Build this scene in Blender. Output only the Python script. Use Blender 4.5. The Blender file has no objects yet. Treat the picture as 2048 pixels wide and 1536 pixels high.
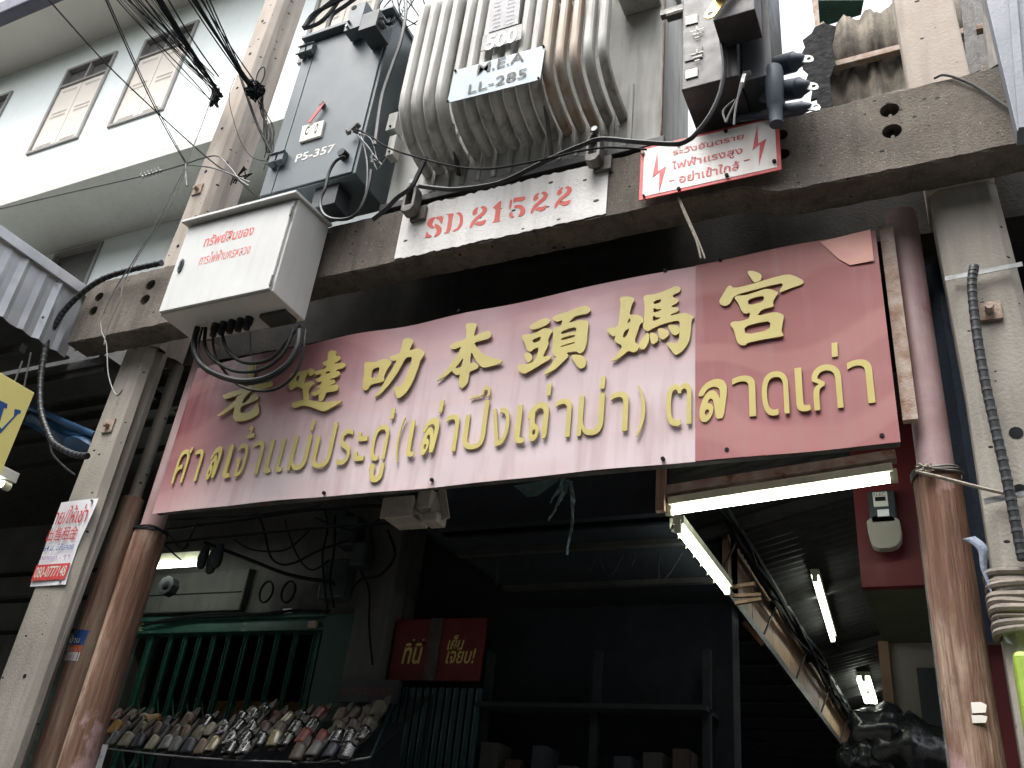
import bpy, bmesh, math, random
from mathutils import Vector, Matrix
from mathutils.geometry import tessellate_polygon
random.seed(7)
S = bpy.context.scene
C = S.collection
R_ = math.radians

# ---------------------------------------------------------------- camera
CAM = Vector((0, 0, 1.6))
FPX, PIT, ROL, YAW = 1835.17, .518391698, .118329773, -.490799136
fw = Vector((math.sin(YAW)*math.cos(PIT), math.cos(YAW)*math.cos(PIT), math.sin(PIT)))
r0 = Vector((math.cos(YAW), -math.sin(YAW), 0))
u0 = r0.cross(fw)
RT = math.cos(ROL)*r0 + math.sin(ROL)*u0
UP = -math.sin(ROL)*r0 + math.cos(ROL)*u0
cam = bpy.data.cameras.new('camera')
cam.sensor_fit = 'HORIZONTAL'; cam.sensor_width = 36; cam.lens = FPX/2048*36
cam.clip_start = .05; cam.clip_end = 900
co = bpy.data.objects.new('camera', cam); C.objects.link(co)
m3 = Matrix((RT, UP, -fw)).transposed()
co.matrix_world = Matrix.Translation(CAM) @ m3.to_4x4()
S.camera = co
# ---------------------------------------------------------------- world, sun, exposure
W = bpy.data.worlds.new('World'); S.world = W; W.use_nodes = True
n = W.node_tree.nodes; l = W.node_tree.links
sky = n.new('ShaderNodeTexSky'); sky.sky_type = 'NISHITA'; sky.sun_disc = False
SUN_EL, SUN_ROT = R_(68), R_(200)
sky.sun_elevation = SUN_EL; sky.sun_rotation = SUN_ROT
sky.dust_density = 6; sky.air_density = 1.2; sky.ozone_density = 1
hs = n.new('ShaderNodeHueSaturation'); hs.inputs['Saturation'].default_value = .28   # overcast: grey cloud cover
l.new(sky.outputs[0], hs.inputs['Color']); l.new(hs.outputs[0], n['Background'].inputs[0])
n['Background'].inputs[1].default_value = .15
sun = bpy.data.lights.new('sun', 'SUN'); sun.energy = .8; sun.angle = R_(35); sun.color = (1, .97, .93)
so = bpy.data.objects.new('sun', sun); C.objects.link(so)
sd = Vector((math.cos(SUN_EL)*math.sin(SUN_ROT), math.cos(SUN_EL)*math.cos(SUN_ROT), math.sin(SUN_EL)))
so.rotation_euler = sd.to_track_quat('Z', 'Y').to_euler(); so.location = (0, -5, 20)
vs = S.view_settings
vs.view_transform = 'Standard'; vs.look = 'None'; vs.gamma = 1; vs.use_curve_mapping = False
vs.exposure = 1.8
S.cycles.max_bounces = 6; S.cycles.diffuse_bounces = 2; S.cycles.glossy_bounces = 3
S.cycles.sample_clamp_indirect = 4

# ---------------------------------------------------------------- helpers
def at(px, py, Y=None, X=None, Z=None):
    """world point seen at a photo pixel, on a plane at known distance / side / height"""
    d = fw*FPX + RT*(px-1024) - UP*(py-768)
    t = Y/d.y if Y is not None else (X/d.x if X is not None else (Z-1.6)/d.z)
    return CAM + d*t
def srgb(r, g, b):
    f = lambda c: (c/255/12.92) if c/255 <= .04045 else ((c/255+.055)/1.055)**2.4
    return (f(r), f(g), f(b), 1)
MATS = {}
def mat(name, c1, c2=None, rough=.6, scale=6, bump=.15, bs=60, metal=0, streak=0, streakc=(.03, .028, .025, 1),
        speck=None, pits=0, emis=0, spec=.4, grain=None, rust=0, rustc=(.16, .06, .03, 1), lo=.35, hi=.68):
    if name in MATS: return MATS[name]
    m = bpy.data.materials.new(name); m.use_nodes = True
    N = m.node_tree.nodes; L = m.node_tree.links; b = N['Principled BSDF']
    tc = N.new('ShaderNodeTexCoord').outputs['Object']
    def noise(sc, det=5, vec=None, rgh=.55):
        x = N.new('ShaderNodeTexNoise'); x.inputs['Scale'].default_value = sc
        x.inputs['Detail'].default_value = det; x.inputs['Roughness'].default_value = rgh
        L.new(vec or tc, x.inputs['Vector']); return x.outputs['Fac']
    def mapr(f, a, bb, lo_=0., hi_=1.):
        x = N.new('ShaderNodeMapRange'); x.inputs[1].default_value = a; x.inputs[2].default_value = bb
        x.inputs[3].default_value = lo_; x.inputs[4].default_value = hi_
        L.new(f, x.inputs[0]); return x.outputs[0]
    def mix(f, a, bb):
        x = N.new('ShaderNodeMix'); x.data_type = 'RGBA'
        if isinstance(f, (int, float)): x.inputs[0].default_value = f
        else: L.new(f, x.inputs[0])
        for i, v in ((6, a), (7, bb)):
            if isinstance(v, tuple): x.inputs[i].default_value = v
            else: L.new(v, x.inputs[i])
        return x.outputs[2]
    c2 = c2 or tuple([v*.8 for v in c1[:3]]+[1])
    v = tc
    if grain:
        mp = N.new('ShaderNodeMapping'); mp.inputs['Scale'].default_value = grain; L.new(tc, mp.inputs[0]); v = mp.outputs[0]
    col = mix(mapr(noise(scale, 6, v), lo, hi), c1, c2)
    fine = noise(bs, 4, v)
    if streak:
        mp = N.new('ShaderNodeMapping'); mp.inputs['Scale'].default_value = (9, 9, .9); L.new(tc, mp.inputs[0])
        s1 = mapr(noise(1.6, 5, mp.outputs[0]), .48, .78, 0, streak)
        col = mix(s1, col, streakc)
        s2 = mapr(noise(1.1, 6), .5, .75, 0, streak*.7)
        col = mix(s2, col, streakc)
    if rust:
        rf = mapr(noise(3.5, 8, None, .7), .62-rust*.25, .68-rust*.2, 0, 1)
        col = mix(rf, col, rustc)
    hgt = fine
    if speck:
        vo = N.new('ShaderNodeTexVoronoi'); vo.inputs['Scale'].default_value = speck[1]; L.new(tc, vo.inputs['Vector'])
        sf = mapr(vo.outputs['Distance'], .16, .22, 1, 0)
        g = N.new('ShaderNodeMath'); g.operation = 'MULTIPLY'; L.new(sf, g.inputs[0])
        sep = N.new('ShaderNodeSeparateColor'); L.new(vo.outputs['Color'], sep.inputs[0])
        L.new(mapr(sep.outputs[0], .6, .95, 0, .8), g.inputs[1])
        col = mix(g.outputs[0], col, speck[0])
        cb = N.new('ShaderNodeTexVoronoi'); cb.inputs['Scale'].default_value = speck[1]*.55; L.new(tc, cb.inputs['Vector'])
        sp2 = N.new('ShaderNodeSeparateColor'); L.new(cb.outputs['Color'], sp2.inputs[0])
        col = mix(mapr(sp2.outputs[1], .3, 1, 0, .22), col, (.04, .038, .035, 1))
    if pits:
        vo = N.new('ShaderNodeTexVoronoi'); vo.inputs['Scale'].default_value = pits
        wv = N.new('ShaderNodeMapping'); wv.inputs['Scale'].default_value = (1, 1, 1.7); L.new(tc, wv.inputs[0])
        L.new(wv.outputs[0], vo.inputs['Vector'])
        sep = N.new('ShaderNodeSeparateColor'); L.new(vo.outputs['Color'], sep.inputs[0])
        rad = mapr(sep.outputs[0], .72, 1., 0, .26)
        lt = N.new('ShaderNodeMath'); lt.operation = 'LESS_THAN'; L.new(vo.outputs['Distance'], lt.inputs[0]); L.new(rad, lt.inputs[1])
        col = mix(lt.outputs[0], col, (.012, .012, .012, 1))
        sb = N.new('ShaderNodeMath'); sb.operation = 'SUBTRACT'; L.new(fine, sb.inputs[0]); L.new(lt.outputs[0], sb.inputs[1]); hgt = sb.outputs[0]
    L.new(col, b.inputs['Base Color'])
    L.new(mapr(noise(scale*2.5), .3, .7, max(0, rough-.09), min(1, rough+.09)), b.inputs['Roughness'])
    b.inputs['Metallic'].default_value = metal
    b.inputs['Specular IOR Level'].default_value = spec
    if bump:
        bp = N.new('ShaderNodeBump'); bp.inputs['Strength'].default_value = bump; bp.inputs['Distance'].default_value = .01
        L.new(hgt, bp.inputs['Height']); L.new(bp.outputs[0], b.inputs['Normal'])
    if emis:
        b.inputs['Emission Color'].default_value = c1; b.inputs['Emission Strength'].default_value = emis
    MATS[name] = m; return m

def thing(name, label, cat, loc=(0, 0, 0), group=None, rot=None):
    o = bpy.data.objects.new(name, None); C.objects.link(o); o.location = loc; o.empty_display_size = .1
    if rot: o.rotation_euler = rot
    o['label'] = label; o['category'] = cat
    if group: o['group'] = group
    return o
def tag(o, label, cat, group=None):
    o['label'] = label; o['category'] = cat
    if group: o['group'] = group
    return o
def struct(o, label=None):
    o['kind'] = 'structure'
    if label: o['label'] = label
    return o
def stuff(o):
    o['kind'] = 'stuff'; return o

class MB:
    def __init__(s): s.v = []; s.f = []
    def add(s, vs, fs):
        k = len(s.v); s.v += [Vector(p) for p in vs]; s.f += [[i+k for i in f] for f in fs]; return s
    def box(s, x0, x1, y0, y1, z0, z1):
        if x0 > x1: x0, x1 = x1, x0
        if y0 > y1: y0, y1 = y1, y0
        if z0 > z1: z0, z1 = z1, z0
        return s.add([(x, y, z) for z in (z0, z1) for y in (y0, y1) for x in (x0, x1)],
                     [(0, 2, 3, 1), (4, 5, 7, 6), (0, 1, 5, 4), (2, 6, 7, 3), (0, 4, 6, 2), (1, 3, 7, 5)])
    def hexa(s, lo, hi):
        """lo, hi: 4 points each, same winding"""
        return s.add(list(lo)+list(hi), [(3, 2, 1, 0), (4, 5, 6, 7), (0, 1, 5, 4), (1, 2, 6, 5), (2, 3, 7, 6), (3, 0, 4, 7)])
    def bar(s, a, b, w, h, up=Vector((0, 0, 1))):
        a = Vector(a); b = Vector(b); d = (b-a).normalized()
        if abs(d.dot(up)) > .97: up = Vector((0, 1, 0))
        x = d.cross(up).normalized(); y = x.cross(d).normalized()
        q = lambda p: [p+x*w/2+y*h/2, p-x*w/2+y*h/2, p-x*w/2-y*h/2, p+x*w/2-y*h/2]
        return s.hexa(q(a), q(b))
    def tube(s, pts, r, n=6, cap=True):
        pts = [Vector(p) for p in pts]; k0 = len(s.v)
        rr = r if isinstance(r, (list, tuple)) else [r]*len(pts)
        T = [(pts[min(i+1, len(pts)-1)]-pts[max(i-1, 0)]).normalized() for i in range(len(pts))]
        ref = Vector((0, 0, 1)) if abs(T[0].z) < .9 else Vector((1, 0, 0))
        x = T[0].cross(ref).normalized()
        for i, p in enumerate(pts):
            x = (x - T[i]*x.dot(T[i])).normalized(); y = T[i].cross(x)
            for j in range(n):
                a = 2*math.pi*j/n; s.v.append(p+(x*math.cos(a)+y*math.sin(a))*rr[i])
        for i in range(len(pts)-1):
            for j in range(n):
                a = k0+i*n+j; b = k0+i*n+(j+1) % n; s.f.append([a, b, b+n, a+n])
        if cap:
            s.f.append([k0+j for j in range(n)][::-1]); s.f.append([k0+(len(pts)-1)*n+j for j in range(n)])
        return s
    def cyl(s, a, b, r, n=16, r2=None): return s.tube([a, b], [r, r if r2 is None else r2], n)
    def lathe(s, a, axis, prof, n=16):
        axis = Vector(axis).normalized()
        return s.tube([Vector(a)+axis*t for t, _ in prof], [max(r, .0005) for _, r in prof], n)
    def poly(s, outer, holes=(), Y=0, th=.01, back=False):
        """flat shape in a wall plane (points (x,z)) with thickness towards -Y"""
        def area(p): return sum(p[i][0]*p[(i+1) % len(p)][1]-p[(i+1) % len(p)][0]*p[i][1] for i in range(len(p)))
        loops = [list(outer) if area(outer) > 0 else list(outer)[::-1]] + [list(h) if area(h) < 0 else list(h)[::-1] for h in holes]
        tri = tessellate_polygon([[Vector((x, z, 0)) for x, z in lp] for lp in loops])
        flat = [p for lp in loops for p in lp]; k = len(s.v); N = len(flat)
        s.v += [Vector((x, Y-th, z)) for x, z in flat] + [Vector((x, Y, z)) for x, z in flat]
        for t in tri:
            a, b, c = [flat[i] for i in t]
            cr = (b[0]-a[0])*(c[1]-a[1])-(b[1]-a[1])*(c[0]-a[0])
            s.f.append([k+i for i in (t if cr > 0 else t[::-1])])
        st = 0
        for lp in loops:
            m = len(lp)
            for i in range(m):
                a = k+st+i; b = k+st+(i+1) % m; s.f.append([b, a, a+N, b+N])
            st += m
        return s
    def build(s, name, m, parent=None, smooth=False, bevel=0, local=False, label=None):
        me = bpy.data.meshes.new(name); me.from_pydata([tuple(v) for v in s.v], [], s.f); me.update()
        o = bpy.data.objects.new(name, me); C.objects.link(o)
        if m: me.materials.append(m)
        if smooth:
            for p in me.polygons: p.use_smooth = True
            try: me.set_sharp_from_angle(angle=R_(40))
            except Exception: pass
        if bevel:
            md = o.modifiers.new('bevel', 'BEVEL'); md.width = bevel; md.segments = 2; md.limit_method = 'ANGLE'; md.angle_limit = R_(40)
        if parent is not None:
            o.parent = parent
            if not local and parent.type == 'EMPTY':
                o.matrix_parent_inverse = (Matrix.Translation(parent.location) @ parent.rotation_euler.to_matrix().to_4x4()).inverted()
        if label: o['label'] = label
        return o

def spline(pts, k=6):
    pts = [Vector(p) for p in pts]; out = []
    for i in range(len(pts)-1):
        p0 = pts[max(i-1, 0)]; p1 = pts[i]; p2 = pts[i+1]; p3 = pts[min(i+2, len(pts)-1)]
        for j in range(k):
            t = j/k
            out.append(.5*((2*p1)+(p2-p0)*t+(2*p0-5*p1+4*p2-p3)*t*t+(3*p1-p0-3*p2+p3)*t**3))
    out.append(pts[-1]); return out
def px(pts, Y): return [at(a, b, Y=Y) for a, b in pts]
def cable(name, pts, r, m, label, cat='cable', group=None, k=6, n=6, parent=None):
    o = MB().tube(spline(pts, k), r, n).build(name, m, parent, smooth=True)
    if parent is None: tag(o, label, cat, group)
    return o
def chaikin(p, q=.22):
    out = []
    for i in range(len(p)):
        a = p[i]; b = p[(i+1) % len(p)]
        out.append((a[0]+(b[0]-a[0])*q, a[1]+(b[1]-a[1])*q)); out.append((a[0]+(b[0]-a[0])*(1-q), a[1]+(b[1]-a[1])*(1-q)))
    return out
def glyph_polys(mb, polys, org, sc, Y, th, smooth=1):
    for i, P in enumerate(polys):
        o, hs_ = (P, []) if isinstance(P[0], tuple) else (P[0], P[1:])
        def cv(p):
            for _ in range(smooth): p = chaikin(p)
            q = []
            for a, b in p:
                w = at(org[0]+a/sc, org[1]+b/sc, Y=Y); q.append((w.x, w.z))
            return q
        mb.poly(cv(o), [cv(h) for h in hs_], Y, th+i*.0004)
    return mb
def text_mesh(body, offset=0, res=3):
    c = bpy.data.curves.new('t', 'FONT'); c.body = body; c.offset = offset; c.resolution_u = res; c.fill_mode = 'FRONT'
    o = bpy.data.objects.new('t', c); C.objects.link(o); bpy.context.view_layer.update()
    me = bpy.data.meshes.new_from_object(o.evaluated_get(bpy.context.evaluated_depsgraph_get()))
    bpy.data.objects.remove(o); bpy.data.curves.remove(c)
    return me
def wall_text(name, body, bl, tr, Y, m, parent, th=0, offset=0, shear=0, px_=True):
    """lettering fitted on a wall plane between its lower left and upper right corners; th>0 gives raised letters"""
    if px_: a = at(bl[0], bl[1], Y=Y); b = at(tr[0], tr[1], Y=Y); x0, z0, x1, z1 = a.x, a.z, b.x, b.z
    else: (x0, z0), (x1, z1) = bl, tr
    me = text_mesh(body, offset)
    xs = [v.co.x for v in me.vertices]; ys = [v.co.y for v in me.vertices]
    if not xs: return None
    ax, bx, ay, by = min(xs), max(xs), min(ys), max(ys)
    sx = (x1-x0-abs(shear))/max(bx-ax, 1e-6); sz = (z1-z0)/max(by-ay, 1e-6)
    bm = bmesh.new(); bm.from_mesh(me)
    for v in bm.verts:
        t = (v.co.y-ay)*sz
        v.co = Vector((x0+(v.co.x-ax)*sx+shear*t/max(z1-z0, 1e-6)+(abs(shear) if shear < 0 else 0), Y-th, z0+t))
    bmesh.ops.remove_doubles(bm, verts=bm.verts, dist=1e-5)
    bm.normal_update()
    for f in bm.faces:
        if f.normal.y > 0: f.normal_flip()
    if th:
        ed = [e for e in bm.edges if e.is_boundary]
        r = bmesh.ops.extrude_edge_only(bm, edges=ed)
        for g in r['geom']:
            if isinstance(g, bmesh.types.BMVert): g.co.y = Y
        bmesh.ops.recalc_face_normals(bm, faces=bm.faces)
    for f in bm.faces: f.smooth = False
    m2 = bpy.data.meshes.new(name); bm.to_mesh(m2); bm.free(); bpy.data.meshes.remove(me)
    m2.materials.append(m)
    o = bpy.data.objects.new(name, m2); C.objects.link(o)
    o.parent = parent
    if parent.type == 'EMPTY': o.matrix_parent_inverse = Matrix.Translation(parent.location).inverted()
    return o
def wall_holes(mb, x0, x1, z0, z1, y0, y1, holes):
    xs = sorted({x0, x1, *[h[0] for h in holes], *[h[1] for h in holes]})
    xs = [x for x in xs if x0 <= x <= x1]
    for a, b in zip(xs, xs[1:]):
        cuts = sorted([(h[2], h[3]) for h in holes if h[0] <= (a+b)/2 <= h[1]]); z = z0
        for c, d in cuts:
            if c > z: mb.box(a, b, y0, y1, z, c)
            z = d
        if z < z1: mb.box(a, b, y0, y1, z, z1)
    return mb
def corrugated(x0, x1, z0, z1, Y, pitch, amp, m, name, parent, n=8, trap=False, axis='x', jitter=0):
    mb = MB(); k = int((x1-x0)/pitch*n)+1; vs = []; rows = [z0, (z0+z1)/2, z1]
    for zi, z in enumerate(rows):
        for i in range(k+1):
            x = x0+(x1-x0)*i/k; t = (x/pitch) % 1
            w = math.sin(2*math.pi*t)
            if trap: w = max(-1, min(1, w*2.2))
            vs.append((x, Y+amp*w, z+(random.uniform(-jitter, jitter) if zi != 1 else 0)))
    fs = [(r*(k+1)+i, r*(k+1)+i+1, (r+1)*(k+1)+i+1, (r+1)*(k+1)+i) for r in range(2) for i in range(k)]
    o = mb.add(vs, fs).build(name, m, parent, smooth=not trap)
    md = o.modifiers.new('thick', 'SOLIDIFY'); md.thickness = .004
    return o

# ---------------------------------------------------------------- materials
M = {}
M['concrete'] = mat('concrete', (.165, .140, .112, 1), (.088, .076, .062, 1), rough=.9, scale=1.8, bump=.55, bs=70, streak=.7,
                    speck=((.50, .45, .38, 1), 75), pits=17)
M['darkened'] = mat('shade_darkened_concrete', (.030, .028, .026, 1), (.018, .017, .016, 1), rough=.95, scale=4, bump=.4, bs=60, spec=.15)  # the rear beam's shade is put into this near-black concrete colour
M['pole'] = mat('pole_concrete', (.44, .385, .33, 1), (.36, .31, .265, 1), rough=.85, scale=2, bump=.3, bs=50, streak=.6, pits=13,
                streakc=(.2, .17, .145, 1))
M['pole_low'] = mat('pole_concrete_low', (.35, .325, .28, 1), (.24, .222, .19, 1), rough=.88, scale=2, bump=.35, bs=60, streak=.7, pits=14,
                    streakc=(.2, .185, .165, 1))
M['pink'] = mat('faded_pink_paint', (.40, .30, .30, 1), (.28, .165, .165, 1), rough=.55, scale=2.2, bump=.15, bs=40, rust=.12, rustc=(.22, .09, .07, 1), streak=.55, streakc=(.14, .07, .065, 1))
M['log'] = mat('bare_timber', (.225, .135, .095, 1), (.13, .078, .058, 1), rough=.85, scale=2.2, bump=1.0, bs=9, grain=(16, 16, 1.1), lo=.3, hi=.72, spec=.1)
M['logdark'] = mat('dark_timber', (.36, .27, .20, 1), (.22, .10, .065, 1), rough=.8, scale=2, bump=.5, bs=9, grain=(14, 14, 1.2), streak=.4)
M['whitepaint'] = mat('white_paint', (.78, .77, .75, 1), (.66, .65, .63, 1), rough=.6, scale=4, bump=.3, bs=50, streak=.5, streakc=(.36, .32, .27, 1), pits=13)
M['box'] = mat('white_enamel', (.56, .57, .56, 1), (.50, .51, .50, 1), rough=.42, scale=2, bump=.03, bs=30, streak=.22, streakc=(.30, .29, .27, 1))
M['boxunder'] = M['box']
M['red'] = mat('red_stencil_paint', (.70, .10, .07, 1), (.62, .13, .10, 1), rough=.6, scale=20, bump=.1)
M['redprint'] = mat('red_print', (.58, .06, .06, 1), (.48, .06, .06, 1), rough=.5, scale=20, bump=.05)
M['cab'] = mat('grey_cabinet', (.090, .112, .122, 1), (.075, .095, .104, 1), rough=.38, scale=2, bump=.02, bs=20, streak=.12, streakc=(.12, .13, .135, 1))
M['cabdark'] = mat('dark_cabinet', (.035, .042, .048, 1), (.028, .033, .037, 1), rough=.45, scale=4, bump=.03)
M['blackbox'] = mat('black_enclosure', (.036, .035, .037, 1), (.024, .023, .025, 1), rough=.5, scale=5, bump=.05, streak=.3, streakc=(.14, .13, .13, 1))
M['tank'] = mat('transformer_grey', (.52, .53, .50, 1), (.44, .44, .41, 1), rough=.65, scale=3, bump=.05, bs=25, streak=.6, streakc=(.10, .085, .07, 1))
M['fin'] = mat('radiator_grey', (.56, .565, .53, 1), (.40, .39, .36, 1), rough=.62, scale=1.6, bump=.08, bs=25, streak=.75, streakc=(.09, .075, .06, 1))
M['finrust'] = mat('rust_stained_radiator', (.48, .47, .43, 1), (.40, .31, .22, 1), rough=.55, scale=2, bump=.1, bs=25, streak=.85, streakc=(.26, .12, .045, 1), grain=(3, 3, .5))
M['plateblue'] = mat('pale_blue_plate', (.29, .37, .43, 1), (.25, .33, .39, 1), rough=.45, scale=4, bump=.05, streak=.3, streakc=(.40, .38, .36, 1))
M['faint'] = mat('faded_stencil', (.15, .15, .13, 1), (.18, .18, .165, 1), rough=.8, spec=.1, scale=30, bump=0)
M['plategrey'] = mat('nameplate_metal', (.13, .135, .15, 1), (.09, .095, .11, 1), rough=.45, metal=.1, scale=30, bump=.1)
M['steel'] = mat('galvanised', (.26, .27, .27, 1), (.17, .18, .18, 1), rough=.4, metal=.6, scale=12, bump=.1, streak=.2)
M['steeldirty'] = mat('dirty_steel', (.20, .195, .18, 1), (.09, .085, .08, 1), rough=.6, metal=.3, scale=9, bump=.3, streak=.5, rust=.1)
M['rust'] = mat('rusty_steel', (.40, .33, .28, 1), (.24, .14, .09, 1), rough=.8, scale=14, bump=.4, bs=90, rust=.18)
M['black'] = mat('black_rubber', (.009, .011, .013, 1), (.016, .018, .02, 1), rough=.5, scale=9, bump=.1, spec=.3)
M['wire'] = mat('black_wire', (.006, .007, .009, 1), (.010, .011, .013, 1), rough=.75, scale=9, bump=0, spec=.12)
M['greywire'] = mat('grey_cable', (.10, .105, .10, 1), (.06, .06, .06, 1), rough=.5, scale=9, bump=0)
M['bush'] = mat('blue_grey_silicone', (.055, .070, .095, 1), (.04, .05, .07, 1), rough=.55, scale=6, bump=.05)
M['mint'] = mat('mint_wall', (.86, .92, .89, 1), (.83, .89, .86, 1), rough=.85, scale=1.2, bump=.08, bs=20, streak=.10, streakc=(.40, .42, .40, 1))
M['cream'] = mat('cream_soffit', (.74, .72, .64, 1), (.70, .68, .61, 1), rough=.85, scale=1.5, bump=.05)
M['ledge'] = mat('grey_cream_soffit', (.62, .62, .57, 1), (.57, .57, .52, 1), rough=.85, scale=1.2, bump=.05, streak=.12)
M['shutter'] = mat('cream_shutter', (.76, .70, .61, 1), (.72, .66, .58, 1), rough=.7, scale=3, bump=.05)
M['wframe'] = mat('grey_window_frame', (.33, .32, .30, 1), (.28, .27, .25, 1), rough=.7, scale=5, bump=.05)
M['glassdark'] = mat('dusty_glass', (.17, .165, .16, 1), (.13, .13, .13, 1), rough=.2, scale=3, bump=.02, spec=.6)
M['gutter'] = mat('navy_gutter', (.06, .065, .10, 1), (.09, .09, .12, 1), rough=.5, scale=6, bump=.2)
M['corr'] = mat('sooty_asbestos_sheet', (.22, .19, .15, 1), (.075, .065, .05, 1), rough=.95, scale=5, bump=.9, bs=110, streak=.55, speck=((.5, .45, .38, 1), 90))
M['alu'] = mat('zinc_sheet', (.52, .53, .56, 1), (.40, .41, .44, 1), rough=.42, metal=.35, scale=5, bump=.04, streak=.15)
M['yellow'] = mat('yellow_board', (.80, .72, .26, 1), (.77, .68, .25, 1), rough=.5, scale=3, bump=.02)
M['blueprint'] = mat('blue_print', (.025, .09, .30, 1), None, rough=.5, bump=0)
M['bluetarp'] = mat('blue_tarpaulin', (.05, .14, .28, 1), (.03, .08, .17, 1), rough=.45, scale=7, bump=.5, bs=14)
M['navynet'] = mat('navy_mesh_tarp', (.022, .035, .062, 1), (.035, .05, .08, 1), rough=.7, scale=40, bump=.5, bs=200)
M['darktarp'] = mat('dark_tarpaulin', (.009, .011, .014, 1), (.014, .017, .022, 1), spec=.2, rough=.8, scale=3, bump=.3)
M['darkroof'] = mat('sooty_roof_sheet', (.05, .048, .045, 1), (.03, .03, .03, 1), rough=.55, scale=7, bump=.3, metal=.4)
M['green'] = mat('green_gate_paint', (.014, .085, .06, 1), (.010, .058, .042, 1), rough=.45, scale=9, bump=.15, rust=.12, rustc=(.13, .17, .14, 1))
M['teal'] = mat('teal_shutter_paint', (.010, .030, .035, 1), (.008, .022, .026, 1), rough=.4, scale=8, bump=.1)
M['plaster'] = mat('grey_plaster', (.10, .10, .094, 1), (.072, .072, .068, 1), rough=.9, scale=3, bump=.2, bs=40, streak=.4)
M['brownwall'] = mat('tan_panel_wall', (.27, .17, .10, 1), (.20, .12, .07, 1), rough=.7, scale=3, bump=.1, streak=.35)
M['maroon'] = mat('red_fascia', (.11, .010, .012, 1), (.085, .009, .011, 1), rough=.6, scale=3, bump=.05)
M['dgreen'] = mat('dark_green_soffit', (.07, .09, .045, 1), (.055, .07, .035, 1), rough=.7, scale=3, bump=.05)
M['beige'] = mat('beige_wall', (.30, .28, .24, 1), (.25, .235, .2, 1), rough=.85, scale=3, bump=.1)
M['lime'] = mat('lime_plastic', (.30, .42, .06, 1), (.24, .36, .05, 1), rough=.5, scale=14, bump=.2, bs=50)
M['tubelit'] = mat('lit_tube', (.93, 1, .90, 1), (.93, 1, .90, 1), rough=.4, bump=0, emis=5)
M['fixture'] = mat('cream_fixture', (.62, .62, .46, 1), (.5, .5, .38, 1), rough=.5, scale=10, bump=.1, streak=.35)
M['paper'] = mat('white_paper', (.72, .72, .76, 1), (.68, .68, .72, 1), rough=.6, scale=4, bump=.1, bs=8)
M['gold'] = mat('gold_letter', (.53, .45, .15, 1), (.44, .37, .13, 1), rough=.35, scale=2, bump=.03)
M['cloth'] = mat('grey_brown_cloth', (.22, .19, .16, 1), (.12, .105, .09, 1), rough=.9, scale=9, bump=.6, bs=30)
M['rope'] = mat('worn_rope', (.30, .27, .22, 1), (.2, .18, .15, 1), rough=.9, scale=30, bump=.5, bs=120)
M['strap'] = mat('blue_grey_webbing', (.27, .31, .38, 1), (.18, .21, .28, 1), rough=.8, scale=50, bump=.6, bs=150)
M['ground'] = mat('asphalt', (.045, .044, .043, 1), (.03, .03, .029, 1), rough=.9, scale=2, bump=.4, bs=80)
M['pave'] = mat('pavement_concrete', (.07, .067, .06, 1), (.05, .048, .045, 1), rough=.9, scale=2, bump=.3, bs=50)
M['brass'] = mat('brass_lug', (.62, .46, .16, 1), (.5, .36, .12, 1), rough=.4, metal=.5, scale=10, bump=.05)
M['whitelabel'] = mat('white_label', (.7, .68, .62, 1), None, rough=.6, bump=0)
M['ochre'] = mat('ochre_cloth', (.30, .13, .03, 1), (.2, .08, .025, 1), rough=.85, scale=6, bump=.2, bs=12)

def timber(m, pinkz):
    N = m.node_tree.nodes; L = m.node_tree.links; b = N['Principled BSDF']
    src = b.inputs['Base Color'].links[0].from_socket; tc = N.new('ShaderNodeTexCoord').outputs['Object']
    def layer(src, sc, vec_s, lo, hi, col, mx):
        mp = N.new('ShaderNodeMapping'); mp.inputs['Scale'].default_value = vec_s; mp.inputs['Location'].default_value = (sc, 3, sc); L.new(tc, mp.inputs[0])
        nz = N.new('ShaderNodeTexNoise'); nz.inputs['Scale'].default_value = sc; nz.inputs['Detail'].default_value = 7; nz.inputs['Roughness'].default_value = .6; L.new(mp.outputs[0], nz.inputs['Vector'])
        f = nz.outputs[0]
        if col[0] == 'p':
            sp = N.new('ShaderNodeSeparateXYZ'); L.new(tc, sp.inputs[0])
            r = N.new('ShaderNodeMapRange'); L.new(sp.outputs[2], r.inputs[0]); r.inputs[1].default_value = pinkz+.5; r.inputs[2].default_value = pinkz-.3; r.inputs[3].default_value = -.12; r.inputs[4].default_value = .22
            ad = N.new('ShaderNodeMath'); L.new(f, ad.inputs[0]); L.new(r.outputs[0], ad.inputs[1]); f = ad.outputs[0]
        r = N.new('ShaderNodeMapRange'); L.new(f, r.inputs[0]); r.inputs[1].default_value = lo; r.inputs[2].default_value = hi; r.inputs[4].default_value = mx
        x = N.new('ShaderNodeMix'); x.data_type = 'RGBA'; L.new(r.outputs[0], x.inputs[0]); L.new(src, x.inputs[6]); x.inputs[7].default_value = col[1]; return x.outputs[2]
    s = layer(src, 2.9, (1, 1, .30), .50, .60, ('n', (.40, .30, .23, 1)), .8)
    s = layer(s, 3.4, (1, 1, .5), .60, .64, ('n', (.075, .045, .045, 1)), .85)
    s = layer(s, 30, (1, 1, .035), .50, .60, ('n', (.13, .06, .04, 1)), .65)
    s = layer(s, 75, (1, 1, .03), .52, .60, ('n', (.09, .05, .035, 1)), .55)
    s = layer(s, 9, (1, 1, .12), .60, .70, ('n', (.07, .04, .03, 1)), .7)
    s = layer(s, 2.1, (1, 1, .6), .56, .60, ('p', (.34, .22, .22, 1)), .9)
    L.new(s, b.inputs['Base Color'])
timber(M['log'], 2.25)
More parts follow.
